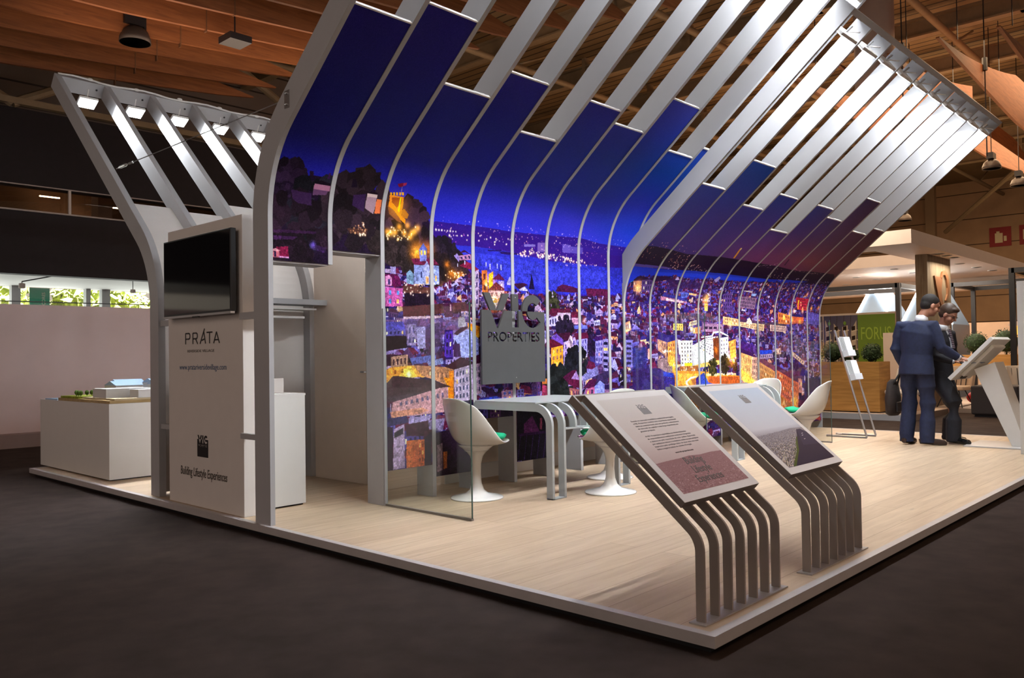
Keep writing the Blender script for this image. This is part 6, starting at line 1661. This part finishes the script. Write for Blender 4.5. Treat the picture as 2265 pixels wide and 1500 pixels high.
pA = dict(head=(.085, -.135, 1.665), yaw=rad(-38), pitch=rad(22), neck=(.02, -.055, 1.525), chest=(-.01, -.02, 1.33), pel=(-.02, 0, .98), hem=(-.03, 0, .84),
          shL=(-.01, .185, 1.435), elL=(-.05, .255, 1.16), wrL=(.10, .235, .93), hdL=(.4, -.1, -1), hnL=(.3, -1, 0), curlL=.7,
          shR=(.02, -.190, 1.425), elR=(.03, -.285, 1.165), wrR=(.20, -.395, 1.035), hdR=(.75, -.62, -.02), hnR=(0, .2, -1), pointR=True,
          hpL=(-.02, .095, .90), knL=(.02, .125, .50), anL=(-.04, .135, .085), hpR=(-.01, -.095, .90), knR=(.03, -.10, .50), anR=(-.01, -.105, .085), ftL=(.9, .1, 0), ftR=(.6, -.75, 0),
          hair=HAIR, cloth=NAVY, tro=NAVY, shoe=SHOE)
tA, TA, RA = man('person in a navy blue suit seen from behind, pointing right with one hand', (7.66, 1.56, 0), rad(-14), pA)
pB = dict(head=(.13, -.01, 1.565), yaw=rad(6), pitch=rad(32), neck=(.055, 0, 1.425), chest=(.01, 0, 1.235), pel=(-.02, 0, .92), hem=(-.02, 0, .80), hs=.98,
          shL=(.02, .185, 1.325), elL=(.04, .25, 1.06), wrL=(.22, .16, .99), hdL=(.9, -.3, .0), hnL=(0, 0, -1), curlL=.4,
          shR=(.03, -.185, 1.325), elR=(.07, -.235, 1.06), wrR=(.26, -.14, 1.0), hdR=(.95, .1, .05), hnR=(0, .1, -1), curlR=.3,
          hpL=(-.01, .09, .84), knL=(.08, .10, .48), anL=(.04, .10, .085), hpR=(.0, -.09, .84), knR=(.22, -.10, .50), anR=(.21, -.11, .085), ftL=(1, .05, 0), ftR=(1, -.05, 0),
          hair=HAIR2, cloth=BLK, tro=BLK, shoe=SHOEB, fringe=True)
tB, TB, RB = man('person in a black suit with patterned tie, looking down beside the person in blue', (8.12, 1.44, 0), rad(-104), pB)
# shirt front and tie of the second person
obj('shirt_front', MB().add([(.115, -.055, 1.40), (.115, .055, 1.40), (.165, 0, 1.16), (.09, -.05, 1.40), (.09, .05, 1.40), (.13, 0, 1.16)], [(0, 2, 1), (3, 4, 5), (0, 3, 5, 2), (2, 5, 4, 1), (1, 4, 3, 0)]), SHIRT, tB)
tie = mat('tie_check', (.03, .02, .03), .7); 
obj('tie', MB().hexa([(.125, -.016, 1.385), (.125, .016, 1.385), (.178, .022, 1.15), (.178, -.022, 1.15)], [(.137, -.016, 1.385), (.137, .016, 1.385), (.188, .022, 1.15), (.188, -.022, 1.15)]), stripemat('tie_stripes', (.03, .018, .03), 0xb0a0b0, .022, 2, .3), tB)
gm = MB()
for s_ in (1, -1):
    gm.tube([TB((.100, s_ * .012, .010)), TB((.100, s_ * .052, .012)), TB((.085, s_ * .070, .012)), TB((.0, s_ * .080, .008))], .0022, 6); gm.tube([TB((.100, s_ * .012, -.012)), TB((.098, s_ * .05, -.012))], .0016, 6)
gm.tube([TB((.106, .012, .008)), TB((.106, -.012, .008))], .002, 6); obj('glasses', gm, BLACK, tB)
# leaflet held by the second person
o = tag(obj('leaflet', MB().box(-.10, .10, -.07, .07, 0, .004), mat('leaflet_blue', (.05, .10, .2), .5)), 'blue leaflet held by the person in the black suit', 'leaflet'); o.location = (7.98, 1.02, .965); o.rotation_euler = (rad(-12), 0, rad(-20))
bag = thing('shoulder_bag', 'dark soft bag hanging beside the person in blue', 'bag', (7.80, 1.90, 0))
m_ = MB(); m_.tube([(0, 0, .33), (0, 0, .36), (0, 0, .55), (0, 0, .74), (0, 0, .78)], [.10, .16, .175, .13, .05], 20, (1, 0, 0), [.05, .075, .08, .05, .02])
obj('bag_body', m_, mat('bag_dark', (.022, .014, .012), .8, noise=.3, nscale=25), bag, True)
obj('strap', MB().tube([(.10, -.02, .70), (-.02, -.10, .86), (-.10, -.02, .70)], .012, 8), BLACK, bag, True); obj('pocket_flap', MB().box(-.12, .12, -.09, -.075, .38, .50), BLACK, bag, bevel=.01)
